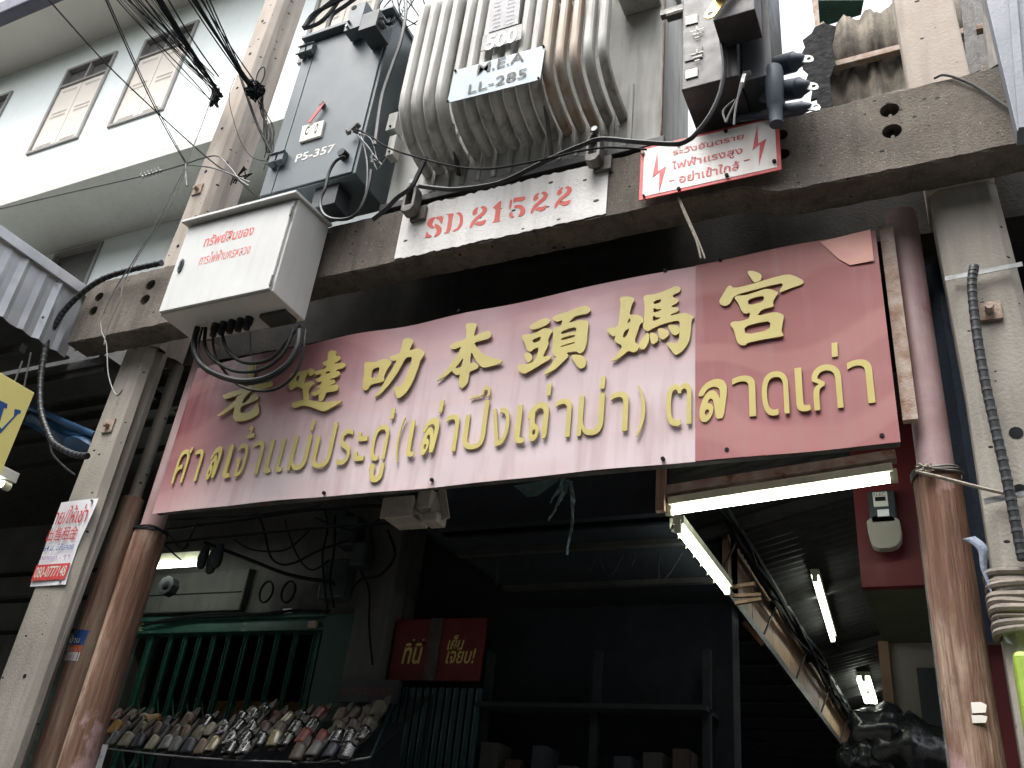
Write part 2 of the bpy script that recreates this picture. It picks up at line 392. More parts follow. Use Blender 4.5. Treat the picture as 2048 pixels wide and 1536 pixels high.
# printed sign sheets: sun-bleached print, paler downwards and away from the left end
def sign_mat(name, deep, mid, pale, shift, flower):
    m = bpy.data.materials.new(name); m.use_nodes = True
    N = m.node_tree.nodes; L = m.node_tree.links; b = N['Principled BSDF']
    tc = N.new('ShaderNodeTexCoord').outputs['Object']
    sp = N.new('ShaderNodeSeparateXYZ'); L.new(tc, sp.inputs[0])
    nz = N.new('ShaderNodeTexNoise'); nz.inputs['Scale'].default_value = 1.1; nz.inputs['Detail'].default_value = 3; L.new(tc, nz.inputs['Vector'])
    def math_(op, a, b_):
        x = N.new('ShaderNodeMath'); x.operation = op
        for i, v in enumerate((a, b_)):
            if isinstance(v, (int, float)): x.inputs[i].default_value = v
            else: L.new(v, x.inputs[i])
        return x.outputs[0]
    h = math_('MULTIPLY', math_('SUBTRACT', 4.75, sp.outputs[2]), .62)          # paler downwards
    hx = math_('MULTIPLY', math_('MINIMUM', math_('ADD', sp.outputs[0], 4.7), 1.3), .44)  # deeper towards the left end
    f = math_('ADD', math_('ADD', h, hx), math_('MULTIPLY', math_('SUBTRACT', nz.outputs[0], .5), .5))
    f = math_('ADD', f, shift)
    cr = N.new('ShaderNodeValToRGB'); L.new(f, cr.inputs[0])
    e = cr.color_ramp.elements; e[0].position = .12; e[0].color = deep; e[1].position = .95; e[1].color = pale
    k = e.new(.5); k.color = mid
    wv = N.new('ShaderNodeTexWave'); wv.wave_type = 'RINGS'; wv.inputs['Scale'].default_value = 1.1; wv.inputs['Distortion'].default_value = 9
    wv.inputs['Detail'].default_value = 2; wv.inputs['Detail Scale'].default_value = .7; L.new(tc, wv.inputs['Vector'])
    r2 = N.new('ShaderNodeMapRange'); L.new(wv.outputs['Fac'], r2.inputs[0]); r2.inputs[1].default_value = .55; r2.inputs[2].default_value = .8
    r2.inputs[3].default_value = 0; r2.inputs[4].default_value = flower
    mx = N.new('ShaderNodeMix'); mx.data_type = 'RGBA'; L.new(r2.outputs[0], mx.inputs[0]); L.new(cr.outputs[0], mx.inputs[6]); mx.inputs[7].default_value = (.62, .36, .30, 1)
    mp = N.new('ShaderNodeMapping'); mp.inputs['Scale'].default_value = (8, 8, .8); L.new(tc, mp.inputs[0])
    n3 = N.new('ShaderNodeTexNoise'); n3.inputs['Scale'].default_value = 1.5; n3.inputs['Detail'].default_value = 5; L.new(mp.outputs[0], n3.inputs['Vector'])
    r3 = N.new('ShaderNodeMapRange'); L.new(n3.outputs[0], r3.inputs[0]); r3.inputs[1].default_value = .50; r3.inputs[2].default_value = .75; r3.inputs[4].default_value = .5
    m2 = N.new('ShaderNodeMix'); m2.data_type = 'RGBA'; L.new(r3.outputs[0], m2.inputs[0]); L.new(mx.outputs[2], m2.inputs[6]); m2.inputs[7].default_value = (.30, .17, .17, 1)
    L.new(m2.outputs[2], b.inputs['Base Color']); b.inputs['Roughness'].default_value = .30; b.inputs['Specular IOR Level'].default_value = .55
    n4 = N.new('ShaderNodeTexNoise'); n4.inputs['Scale'].default_value = 2.2; L.new(tc, n4.inputs['Vector'])
    bp = N.new('ShaderNodeBump'); bp.inputs['Strength'].default_value = .25; bp.inputs['Distance'].default_value = .05; L.new(n4.outputs[0], bp.inputs['Height']); L.new(bp.outputs[0], b.inputs['Normal'])
    return m
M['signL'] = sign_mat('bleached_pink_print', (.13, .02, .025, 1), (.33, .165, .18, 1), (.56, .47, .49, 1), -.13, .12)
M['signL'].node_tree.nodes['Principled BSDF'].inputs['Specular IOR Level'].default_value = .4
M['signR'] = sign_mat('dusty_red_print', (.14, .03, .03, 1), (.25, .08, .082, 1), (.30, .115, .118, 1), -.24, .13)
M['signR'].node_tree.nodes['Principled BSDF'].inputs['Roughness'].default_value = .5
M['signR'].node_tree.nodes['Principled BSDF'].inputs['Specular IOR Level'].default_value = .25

# ================================================================ SETTING
struct(MB().box(-60, 60, -60, 60, -.3, 0).build('ground', M['ground']))
struct(MB().box(-20, 20, 2.6, 16, .004, .15).build('pavement', M['pave']))

# shophouses on the far side of the narrow street close off the low sky
op = thing('opposite_shophouses', 'plain grey shophouse row across the narrow street behind the camera', 'building', (0, -9, 0))
mb = MB(); wall_holes(mb, -45, 45, 0, 14, -9.3, -9, [(-44+i*4, -42+i*4, 5+j*3.4, 6.8+j*3.4) for i in range(22) for j in range(2)]); mb.build('wall', M['plaster'], op)
MB().box(-45, 45, -9.6, -9.302, 0, 14).build('core', M['glassdark'], op)
MB().box(-45, 45, -8.99, -7.2, 3.3, 3.4).build('canopy', M['darkroof'], op)
# ---------------------------------------------------------------- mint building behind
bld = thing('apartment_building', 'mint green upper storeys with cream shutters and a deep eave behind the wires', 'building', (-9, 6, 0))
ZB, ZT, YU, YL = 10.02, 13.34, 6.0, 7.12
zsh = at(126, 178, Y=YU).z
wins = [(-14.55, -13.42), (-12.10, -10.97), (-10.37, -9.27), (-6.92, -5.80)]
Z0, Z1 = 10.87, 12.77
mb = MB(); wall_holes(mb, -22, -3.2, ZB, ZT, YU, YU+.25, [(a, b, Z0, Z1) for a, b in wins])
mb.build('upper_wall', M['mint'], bld)
MB().box(-22, -3.2, YU+.25, YU+4, ZB, ZT).build('upper_core', M['glassdark'], bld)
MB().box(-22, -3.2, 5.2, YU+4, ZT, ZT+.25).build('eave', M['cream'], bld)
g = MB().box(-22, -3.2, 4.98, 5.197, ZT-.06, ZT+.32)
g.build('gutter', M['gutter'], bld, bevel=.03)
MB().box(-22, -3.2, YU-.0, YL+.1, ZB-.14, ZB-.002).build('ledge', M['ledge'], bld, bevel=.01)
wl = [(-12.2, -11.15, 8.3, 9.82)]
mb = MB(); wall_holes(mb, -22, -3.2, 4.9, ZB-.142, YL, YL+.25, wl); mb.build('lower_wall', M['mint'], bld)
MB().box(-22, -3.2, YL+.25, YL+4, 4.9, ZB-.142).build('lower_core', M['glassdark'], bld)
def window(a, b, z0, z1, y, zs, mullion=True):
    f = MB(); t = .055
    for q in ((a, a+t, z0, z1), (b-t, b, z0, z1), (a+t, b-t, z0, z0+t), (a+t, b-t, z1-t, z1), (a+t, b-t, zs, zs+t*.8)):
        f.box(q[0], q[1], y-.035, y+.10, q[2], q[3])
    c = (a+b)/2
    f.box(c-.02, c+.02, y-.02, y+.10, zs+t*.8, z1-t)
    fr = f.build('window', M['wframe'], bld, bevel=.006)
    for s0, s1 in ((a+t, c-.02), (c+.02, b-t)):
        MB().box(s0, s1, y+.05, y+.065, zs+t*.8, z1-t).build('transom_pane', M['glassdark'], fr)
    for k, (s0, s1) in enumerate(((a+t+.004, c-.006), (c+.006, b-t-.004))):
        sh = MB().box(s0, s1, y-.005, y+.03, z0+t+.005, zs-.006)
        h = zs-z0-t
        for u0_ in (.05, .50, .56, .92):
            sh.box(s0+.09, s1-.09, y-.016, y-.005, z0+t+h*u0_, z0+t+h*(u0_+.014))
            sh.box(s0+.09, s1-.09, y-.010, y-.005, z0+t+h*(u0_-.014), z0+t+h*u0_)
        o = sh.build('shutter', M['shutter'], fr, bevel=.006)
for a, b in wins: window(a, b, Z0, Z1, YU, zsh)
for a, b, z0, z1 in wl:
    f = MB(); t = .055
    for q in ((a, a+t, z0, z1), (b-t, b, z0, z1), (a+t, b-t, z1-t, z1), (a+t, b-t, z0, z0+t)): f.box(q[0], q[1], YL-.03, YL+.1, q[2], q[3])
    fr = f.build('window', M['wframe'], bld)
    MB().box(a+t, b-t, YL+.05, YL+.07, z0+t, z1-t).build('pane', M['glassdark'], fr)

# ---------------------------------------------------------------- market roof over everything at street level
rf = thing('market_roof', 'dark low market roof slab behind the concrete beam', 'roof', (-3, 9, 4.95))
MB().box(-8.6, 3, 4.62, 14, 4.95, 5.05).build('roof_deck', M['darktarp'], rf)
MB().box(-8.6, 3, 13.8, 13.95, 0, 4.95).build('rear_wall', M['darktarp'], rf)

# ---------------------------------------------------------------- corrugated wall, green ceiling, debris at upper right
cw = thing('corrugated_wall', 'sooty corrugated sheet wall above the beam, left of the upper right pole', 'wall', (.3, 5.6, 5.2))
def corr_panel(x0, x1, z0, z1, y):
    return corrugated(x0, x1, z0, z1, y, .19, .042, M['corr'], 'sheet', cw, jitter=.03)
e0 = at(1645, 215, Y=5.6); e1 = at(1655, 55, Y=5.6); e2 = at(1790, 20, Y=5.6); eb = at(1655, 150, Y=5.6)
corr_panel(e0.x-.02, .62, eb.z, e2.z+.05, 5.60); corr_panel(e0.x+.02, .62, 5.1, eb.z+.16, 5.66)
corr_panel(.63, 1.6, 5.1, 7.6, 5.75)
MB().box(e0.x-.02, 1.4, 5.50, 5.56, eb.z-.03, eb.z+.03).build('batten', M['rust'], cw, bevel=.004)
MB().box(e0.x-.03, e0.x+.02, 5.50, 5.56, 5.1, eb.z-.03).build('upright', M['steeldirty'], cw)
dk = MB()
for pts, yy in (([(1600, 118), (1611, 98), (1606, 84), (1624, 70), (1630, 58), (1648, 50), (1672, 56), (1665, 90), (1672, 130), (1660, 160), (1666, 215), (1640, 225), (1634, 200), (1622, 204), (1626, 180), (1610, 170), (1618, 150), (1606, 140)], 5.45),):
    dk.poly([(at(a, b, Y=yy).x, at(a, b, Y=yy).z) for a, b in pts], (), yy, .02)
o = dk.build('tar_sheet', mat('soot_black_plastic', (.008, .008, .010, 1), (.02, .02, .02, 1), rough=.9, scale=9, bump=1, bs=25, spec=.2)); tag(o, 'torn black plastic sheet hanging at the left end of the corrugated wall', 'plastic sheet')
md = o.modifiers.new('sub', 'SUBSURF'); md.levels = md.render_levels = 1; md.subdivision_type = 'SIMPLE'
q = [at(1636, 0, Z=8.6), at(1728, 0, Z=8.6), at(1722, 30, Z=8.6), at(1640, 55, Z=8.6)]
gc = thing('green_canopy', 'green ribbed underside of a canopy at the upper right', 'canopy', tuple(q[0]))
mb = MB(); A, B = q[3], q[2]; dirv = Vector((0, 1, 0))
for i in range(9):
    t0, t1 = i/9, (i+.9)/9
    p0 = A.lerp(q[0], t0); p1 = B.lerp(q[1], t0); p2 = B.lerp(q[1], t1); p3 = A.lerp(q[0], t1)
    MB().hexa([p0, p1, p2, p3], [p+Vector((0, 0, .04)) for p in (p0, p1, p2, p3)]).build('plank', mat('green_plank', (.05, .12, .085, 1), (.035, .085, .06, 1), rough=.6, scale=6), gc)
MB().bar(at(1627, -20, Y=6.2), at(1640, 70, Y=6.2), .06, .06).build('edge_rail', M['rust'], gc)
# weathered plank and dark clutter right of the upper right pole
o = MB().hexa([at(1936, 150, Y=5.3), at(1962, 140, Y=5.3), at(1938, -60, Y=5.3), at(1915, -60, Y=5.3)],
              [v+Vector((0, .05, 0)) for v in (at(1936, 150, Y=5.3), at(1962, 140, Y=5.3), at(1938, -60, Y=5.3), at(1915, -60, Y=5.3))]).build('dark_board', M['darkroof'])
tag(o, 'dark board leaning just right of the upper right pole', 'board')
pl = [(1975, 140), (2008, 120), (2012, -60), (1955, -60)]
o = MB().hexa([at(a, b, Y=5.2) for a, b in pl], [at(a, b, Y=5.2)+Vector((0, .04, 0)) for a, b in pl]).build('weathered_plank', mat('grey_timber', (.26, .245, .22, 1), (.12, .11, .10, 1), rough=.9, scale=4, grain=(9, 9, 1), bump=.6, bs=9))
tag(o, 'weathered grey plank standing behind the beam at the upper right', 'plank')
o = MB().box(.55, 3, 5.9, 6.0, 5.1, 9).build('dark_partition', M['darkroof']); tag(o, 'dark sheet partition behind the weathered plank at the upper right', 'wall')

# ---------------------------------------------------------------- concrete beams
def beam(name, x0, x1, yf, yb, ztop, prof, holes, label):
    root = thing(name, label, 'beam', ((x0+x1)/2, yf, 5))
    xs = []; x = x0
    while x < x1: xs.append(x); x += .045
    xs.append(x1); vs = []; rnd = random.Random(3)
    def zb(x):
        for (xa, za), (xb, zbb) in zip(prof, prof[1:]):
            if xa <= x <= xb: return za+(zbb-za)*(x-xa)/(xb-xa)
        return prof[-1][1]
    bm = bmesh.new(); rings = []
    for x in xs:
        j = lambda a=.0045: rnd.uniform(-a, a)
        r = [(x, yf+j(.002), zb(x)+.012+j()), (x, yf+.012+j(), zb(x)+j(.003)), (x, yb, zb(x)+j()), (x, yb, ztop+j()), (x, yf+.014+j(), ztop+j(.006)), (x, yf+j(.002), ztop-.014+j(.007))]
        rings.append([bm.verts.new(p) for p in r])
    for a, b in zip(rings, rings[1:]):
        for i in range(6): bm.faces.new((a[i], a[(i+1) % 6], b[(i+1) % 6], b[i]))
    bm.faces.new(rings[0][::-1]); bm.faces.new(rings[-1])
    bmesh.ops.recalc_face_normals(bm, faces=bm.faces)
    me = bpy.data.meshes.new('body'); bm.to_mesh(me); bm.free(); me.materials.append(M['concrete'] if holes else M['darkened'])  # rear beam takes the concrete with shade in its colour
    o = bpy.data.objects.new('body', me); C.objects.link(o)
    if holes:
        cut = MB()
        for hx, hz, hr in holes: cut.cyl((hx, yf-.05, hz), (hx, yf+.11, hz), hr, 20, hr*.9)
        co_ = cut.build('cut', M['concrete'])
        md = o.modifiers.new('b', 'BOOLEAN'); md.operation = 'DIFFERENCE'; md.object = co_; md.solver = 'EXACT'
        bpy.context.view_layer.update()
        m2 = bpy.data.meshes.new_from_object(o.evaluated_get(bpy.context.evaluated_depsgraph_get()))
        o.modifiers.clear(); o.data = m2; bpy.data.objects.remove(co_)
    o.parent = root; o.matrix_parent_inverse = Matrix.Translation(root.location).inverted()
    for hx, hz, hr in holes:
        b = MB().cyl((hx, yf+.108, hz-.01), (hx, yf+.09, hz-.01), hr*.72, 14)
        b.cyl((hx, yf+.09, hz-.01), (hx, yf+.055, hz-.01), hr*.42, 6).cyl((hx, yf+.055, hz-.01), (hx, yf+.03, hz-.01), hr*.2, 8)
        b.build('bolt', M['steeldirty'], root)
    return root
def hp(px_, py_, r): p = at(px_, py_, Y=3.8); return (p.x, p.z, r)
holes = [hp(198, 594, .045), hp(186, 622, .045), hp(301, 570, .048), hp(290, 599, .048),
         hp(1779, 220, .05), hp(1784, 262, .05), hp(2033, 158, .052), hp(2042, 198, .052), hp(1561, 270, .04), hp(1565, 308, .04)]
prof = [(-5.9, 4.985), (-4.6, 4.98), (-3.75, 5.095), (-.75, 5.10), (-.62, 5.02), (-.5, 5.005), (3, 4.995)]
bf = beam('front_beam', -5.895, 1.6, 3.8, 4.0, 5.555, prof, holes, 'weathered concrete beam across the front carrying the transformer')
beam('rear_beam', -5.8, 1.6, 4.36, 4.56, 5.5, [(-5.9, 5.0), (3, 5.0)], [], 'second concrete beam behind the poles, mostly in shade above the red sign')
# thick white paint patch with the red stencilled number
a = at(804, 440, Y=3.8); b = at(1217, 322, Y=3.8); rnd = random.Random(5); top = []; bot = []
xl, xr = -2.985, -1.553; k = 60
for i in range(k+1):
    x = xl+(xr-xl)*i/k
    top.append((x, 5.535+rnd.uniform(-.012, .008)-max(0, (-2.75-x))*.12)); bot.append((x+rnd.uniform(-.004, .004), 5.118+rnd.uniform(-.008, .006)))
MB().poly(bot+top[::-1], (), 3.797, .005).build('paint_patch', M['whitepaint'], bf)
two = [[(690, 410), (700, 370), (740, 335), (772, 325), (745, 370), (757, 390), (727, 422), (700, 427)],
       [(785, 335), (820, 310), (865, 330), (872, 370), (830, 425), (760, 470), (705, 535), (680, 578), (660, 582), (665, 540), (700, 480), (770, 420), (815, 380), (815, 345)],
       [(712, 542), (750, 500), (800, 500), (857, 473), (850, 512), (810, 548), (770, 552), (730, 534)]]
sh = lambda P, dx, dy: [[(x+dx, y+dy) for x, y in p] for p in P]
chars = {'S': [[(145, 520), (170, 470), (215, 450), (255, 445), (225, 490), (205, 540), (240, 570), (215, 590), (170, 570), (150, 545)],
               [(250, 450), (345, 430), (330, 520), (318, 535), (290, 480), (255, 468)],
               [(240, 525), (300, 550), (325, 590), (310, 640), (270, 675), (222, 692), (258, 640), (265, 600), (235, 565)],
               [(120, 705), (140, 628), (155, 630), (165, 655), (203, 670), (197, 690), (150, 692)]],
         'D': [[(365, 412), (395, 412), (470, 398), (455, 450), (425, 632), (350, 650), (350, 640), (380, 620), (410, 430)],
               [(490, 400), (545, 385), (580, 430), (580, 500), (560, 560), (520, 602), (450, 625), (470, 600), (510, 580), (540, 510), (540, 440), (510, 410)]],
         '2a': two, '1': [[(1035, 245), (1042, 260), (1015, 490), (1032, 498), (925, 520), (955, 495), (975, 345), (945, 345), (940, 330)]],
         '5': [[(1145, 240), (1175, 235), (1155, 350), (1130, 355)], [(1190, 215), (1250, 210), (1335, 195), (1325, 235), (1290, 255), (1230, 257), (1180, 275)],
               [(1190, 325), (1220, 300), (1280, 300), (1325, 340), (1327, 390), (1300, 430), (1235, 447), (1268, 400), (1275, 355), (1240, 335), (1205, 342)],
               [(1130, 420), (1150, 385), (1182, 400), (1165, 425), (1197, 435), (1185, 458), (1145, 452)]],
         '2b': sh(two, 732, -174), '2c': sh(two, 1020, -240)}
for kx, P in chars.items():
    glyph_polys(MB(), P, (830, 360), 6.0235, 3.7915, .0012).build('stencilled_character', M['red'], bf)
# poles
def pole(name, levels, label, m):
    t = thing(name, label, 'pole', (levels[0][1], levels[0][3], 0)); mb = MB(); n_ = 12
    rings = []
    for z, xl, xr, yf, yb in levels:
        c = (xr-xl)*.13; d = yb-yf; r1, r2 = yf+d*.30, yf+d*.72; rc = .03
        rings.append([(xl+c, yf, z), (xr-c, yf, z), (xr, yf+c, z), (xr, r1, z), (xr-rc, r1+rc, z), (xr-rc, r2-rc, z), (xr, r2, z), (xr, yb, z), (xl, yb, z), (xl, r2, z), (xl, yf+c, z)])
    n_ = 11; vs = [p for r in rings for p in r]; fs = []
    for i in range(len(rings)-1):
        for j in range(n_): fs.append((i*n_+j, i*n_+(j+1) % n_, (i+1)*n_+(j+1) % n_, (i+1)*n_+j))
    mb.add(vs, fs+[tuple(range(n_))[::-1], tuple((len(rings)-1)*n_+j for j in range(n_))])
    mb.build('shaft', m, t, bevel=.006)
    return t
lp = pole('concrete_pole', [(0, -5.60, -5.15, 4.003, 4.07), (2.6, -5.575, -5.165, 4.003, 4.08), (3.7, -5.55, -5.195, 4.003, 4.15), (4.98, -5.515, -5.205, 4.003, 4.16)],
          'grey concrete pole at left with the white rental notice nailed to it', M['pole_low'])
MB().hexa([(-5.56, 4.06, 0), (-5.36, 4.06, 0), (-5.36, 4.26, 0), (-5.56, 4.26, 0)], [(-5.50, 4.12, 4.98), (-5.36, 4.12, 4.98), (-5.36, 4.26, 4.98), (-5.50, 4.26, 4.98)]).build('rear_rib', M['pole_low'], lp)
# upper run of the same pole keeps its own cleaner, pinker surface
up = MB(); rings = []
for z, xl, xr, yf, yb in [(4.98, -5.514, -5.181, 4.003, 4.30), (6.3, -5.44, -5.16, 4.003, 4.30), (9.6, -5.36, -5.12, 4.003, 4.29)]:
    c = .045; d = yb-yf; r1, r2 = yf+d*.36, yf+d*.72; rc = .035
    rings.append([(xl+c, yf, z), (xr-c, yf, z), (xr, yf+c, z), (xr, r1, z), (xr-rc, r1+rc, z), (xr-rc, r2-rc, z), (xr, r2, z), (xr, yb, z), (xl, yb, z), (xl, r2, z), (xl, yf+c, z)])
fs = [(i*11+j, i*11+(j+1) % 11, (i+1)*11+(j+1) % 11, (i+1)*11+j) for i in range(2) for j in range(11)]
up.add([p for r in rings for p in r], fs+[tuple(22+j for j in range(11))]); up.build('upper_shaft', M['pole'], lp, bevel=.005)
for z in (5.95, 6.75, 7.25, 7.75, 8.2, 8.65, 3.28, 2.55):
    f = (z-4.98)/4.6; x = -5.44+.09*max(f, 0) - (.0 if z > 5 else -.03)
    MB().cyl((x+.10, 4.0015, z), (x+.10, 4.0, z), .015, 10).build('bolt_hole', M['wire'], lp)
for px_, py_ in ((394, 378), (216, 851)):
    p = at(px_, py_, Y=3.99)
    o = MB().box(p.x-.05, p.x+.05, 3.99, 4.0025, p.z-.055, p.z+.055).cyl((p.x, 3.99, p.z), (p.x, 3.955, p.z), .02, 6).build('bolt_plate', M['rust'], lp, bevel=.003)
rp = pole('concrete_pole', [(0, .13, .52, 4.003, 4.31), (2.6, .135, .50, 4.003, 4.31), (3.9, .15, .47, 4.003, 4.31), (4.99, .13, .435, 4.003, 4.31)],
          'concrete pole at far right with a taped black cable clipped down its face', M['pole_low'])
MB().hexa([(.115, 4.003, 4.99), (.43, 4.003, 4.99), (.43, 4.31, 4.99), (.115, 4.31, 4.99)], [(.10, 4.003, 8), (.395, 4.003, 8), (.395, 4.30, 8), (.10, 4.30, 8)]).build('upper_shaft', M['pole'], rp, bevel=.012)
p = at(1979, 622, Y=3.99); MB().box(p.x-.05, p.x+.05, 3.985, 4.0025, p.z-.05, p.z+.05).cyl((p.x, 3.985, p.z), (p.x, 3.94, p.z), .02, 6).build('bolt_plate', M['rust'], rp, bevel=.003)
for a_, b_ in ((2032, 865), (2040, 980)):
    p = at(a_, b_, Y=4.0); MB().cyl((p.x, 4.0015, p.z), (p.x, 4.0, p.z), .028, 12).build('bolt_hole', M['wire'], rp)

# pink posts with bare timber below
def post(x, y, ztie, label, dx=0, rl=.10, ru=.078):
    t = thing('timber_post', label, 'post', (x, y, 0)); rnd = random.Random(int(x*100)); N_ = 28
    def ring_mesh(zs, r, jit, name, m):
        mb = MB(); vs = []
        for z in zs:
            for j in range(N_):
                a_ = 2*math.pi*j/N_; rr = r*(1+jit*math.sin(3*a_+z*1.3)*.5+rnd.uniform(-jit, jit)*.35)
                vs.append((x+dx*(ztie-z)+rr*math.cos(a_), y+rr*math.sin(a_), z))
        fs = [(i*N_+j, i*N_+(j+1) % N_, (i+1)*N_+(j+1) % N_, (i+1)*N_+j) for i in range(len(zs)-1) for j in range(N_)]
        mb.add(vs, fs+[tuple((len(zs)-1)*N_+j for j in range(N_))]); return mb.build(name, m, t, smooth=True)
    ring_mesh([ztie+.0+(5.0-ztie)*i/14 for i in range(15)], ru, .012, 'painted_pipe', M['pink'])
    ring_mesh([ztie*i/26 for i in range(27)], rl, .06, 'timber_foot', M['log'])
    return t
pr = post(-.015, 4.16, 3.47, 'pink pipe post over a bare brown timber foot, right of the red sign', rl=.098, ru=.078)
pL = post(-4.80, 4.16, 3.52, 'pink pipe post over a peeling timber foot, left of the red sign', rl=.105, ru=.075)
for x, z in ((-.015, 3.47), (-4.80, 3.52)):
    mb = MB()
    for k in range(3):
        mb.tube([(x+.108*math.cos(a_*.3), 4.16+.108*math.sin(a_*.3), z+.008*k+.006*math.sin(a_+k)) for a_ in range(22)], .006, 5)
    tag(mb.build('wire_tie', M['steeldirty'] if x > -1 else M['wire'], smooth=True), 'twisted wire wound round the '+('right' if x > -1 else 'left')+' pink post where the timber begins', 'wire')
# peeled paper scraps on right timber
for a_, b_, h in ((1957, 1415, .035), (1958, 1438, .025)):
    p = at(a_, b_, Y=4.058); MB().poly([(p.x-.025, p.z-h*.6), (p.x+.022, p.z-h*.5), (p.x+.03, p.z+.01), (p.x+.012, p.z+h*.6), (p.x-.024, p.z+h*.55)], (), 4.062, .002).build('paper_scrap', M['whitelabel'], pr)
# darker second pole at left
t = thing('brown_pole', 'dark brown round pole between the grey concrete pole and the left pink post', 'pole', (-5.2, 4.5, 0))
cxp = at(160, 1319, Y=4.33).x; PY = 4.33; c0 = Vector((cxp, PY, at(250, 1000, Y=PY).z))
MB().tube([Vector((cxp, PY, 0)), Vector((cxp, PY, 1.5)), Vector((cxp+.006, PY, 2.8)), c0], [.092, .088, .084, .078], 22).build('shaft', M['logdark'], t, smooth=True)
MB().tube([c0+Vector((.01, 0, 0)), Vector((cxp+.01, PY, 5.0))], .045, 10).build('upper_pipe', M['pole_low'], t, smooth=True)
st = thing('sticker', 'blue, orange and white advertising sticker on the dark brown pole', 'sticker', (c0.x, 4.24, 2.9))
def arc_sheet(xc, yc, r, xa, xb, za, zb2, n_=8):
    a0 = math.asin(max(-1, min(1, (xa-xc)/r))); a1 = math.asin(max(-1, min(1, (xb-xc)/r))); vs = []
    for i in range(n_+1):
        a_ = a0+(a1-a0)*i/n_; vs += [(xc+r*math.sin(a_), yc-r*math.cos(a_), za), (xc+r*math.sin(a_), yc-r*math.cos(a_), zb2)]
    return vs, [(2*i, 2*i+2, 2*i+3, 2*i+1) for i in range(n_)]
xc = c0.x+.0
xa, xb = xc-.052, xc+.08
zc = at(158, 1290, Y=4.25).z; H = .20
for n_, za, zb2, m in (('blue_band', zc+.0, zc+H/2, M['blueprint']), ('orange_band', zc-.045, zc, mat('orange_print', (.65, .13, .04, 1), None, bump=0)), ('white_band', zc-H/2, zc-.045, M['paper'])):
    vs, fs = arc_sheet(xc, PY, .0875, xa, xb, za, zb2); MB().add(vs, fs).build(n_, m, st)
wall_text('lettering', 'บ้าน', (xc-.045, zc+.012), (xc+.045, zc+.06), PY-.089, M['whitelabel'], st, px_=False, offset=.01)
wall_text('lettering', 'โรงงาน', (xc-.045, zc-.04), (xc+.045, zc-.006), PY-.089, M['whitelabel'], st, px_=False)
wall_text('lettering', '080 690 4', (xc-.045, zc-.095), (xc+.045, zc-.065), PY-.089, mat('pink_print', (.75, .25, .30, 1), None, bump=0), st, px_=False)

# ---------------------------------------------------------------- rental notice
nt = thing('rental_notice', 'white rental notice with red Thai and Chinese lettering on the left concrete pole', 'poster', (-5.3, 4, 3.3))
YP = 3.999
TL, TR_, BR, BL_ = at(128, 1008, Y=YP), at(192, 1006, Y=YP), at(132, 1165, Y=YP), at(66, 1168, Y=YP)
mb = MB(); vs = []; NI, NJ = 6, 10
nx0, nx1, nz0, nz1 = -5.56, -5.215, 3.13, 3.735
for j in range(NJ+1):
    for i in range(NI+1):
        u, v = i/NI, j/NJ; vs.append((nx0+(nx1-nx0)*u - (.02*math.sin(v*5)*u), YP-.004-.008*abs(math.sin(v*4+u*2))*u, nz0+(nz1-nz0)*v))
mb.add(vs, [(j*(NI+1)+i, j*(NI+1)+i+1, (j+1)*(NI+1)+i+1, (j+1)*(NI+1)+i) for j in range(NJ) for i in range(NI)])
mb.build('sheet', M['paper'], nt, smooth=True)
MB().box(nx0+.005, nx1-.02, YP-.017, YP-.015, 3.165, 3.275).build('red_band', M['redprint'], nt)
for body, z0_, z1_, xa_, xb_, m in (('าย/ให้เช่า', 3.56, 3.695, -5.545, -5.235, M['redprint']), ('出售租金', 3.44, 3.54, -5.555, -5.27, M['redprint']), ('64 ม. มีชั้นลอย', 3.37, 3.42, -5.54, -5.26, M['blueprint']),
                                ('ตลาดเก่า  .. ๆ ๆ', 3.30, 3.345, -5.54, -5.26, mat('violet_print', (.30, .12, .35, 1), None, bump=0)), ('080-0777148', 3.185, 3.26, -5.54, -5.25, M['whitelabel'])):
    wall_text('lettering', body, (xa_, z0_), (xb_, z1_), YP-.0185, m, nt, px_=False, offset=.006)
for x, z in ((-5.24, 3.715), (-5.27, 3.155)): MB().cyl((x, YP-.012, z), (x, YP-.024, z), .009, 8).build('nail', M['steel'], nt)

# ================================================================ THE RED SIGN
sg = thing('temple_sign', 'long faded pink and red board with raised gold Chinese and Thai letters', 'sign', (-2.4, 4.03, 3.59))
YS = 4.0
TLs, TRs, BRs, BLs = (-4.665, 4.70), (-.146, 4.815), (-.143, 3.588), (-4.66, 3.594)
xm = at(1391, 700, Y=YS).x; xm2 = at(1393, 918, Y=YS).x
def sheet(name, xa, xb, m, bulge):
    vs = []; NI, NJ = 40, 10
    for j in range(NJ+1):
        for i in range(NI+1):
            u, v = i/NI, j/NJ; x = xa+(xb-xa)*u; s = (x-BLs[0])/(TRs[0]-BLs[0]); zt = TLs[1]+(TRs[1]-TLs[1])*s+.006*math.sin(x*7)*(v > .9)
            vs.append((x, YS+.002+bulge*math.sin(x*2.2+1)*(.3+v)*.5+.004*math.sin(x*9+v*3), 3.59+.005*math.sin(x*3)+(zt-3.59)*v))
    o = MB().add(vs, [(j*(NI+1)+i, j*(NI+1)+i+1, (j+1)*(NI+1)+i+1, (j+1)*(NI+1)+i) for j in range(NJ) for i in range(NI)]).build(name, m, sg, smooth=True)
    md = o.modifiers.new('t', 'SOLIDIFY'); md.thickness = .003; md.offset = -1; es = o.modifiers.new('e', 'EDGE_SPLIT'); es.split_angle = R_(30)
    return o
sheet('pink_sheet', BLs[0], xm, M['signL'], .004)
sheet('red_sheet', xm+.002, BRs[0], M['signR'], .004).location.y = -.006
fr = MB()
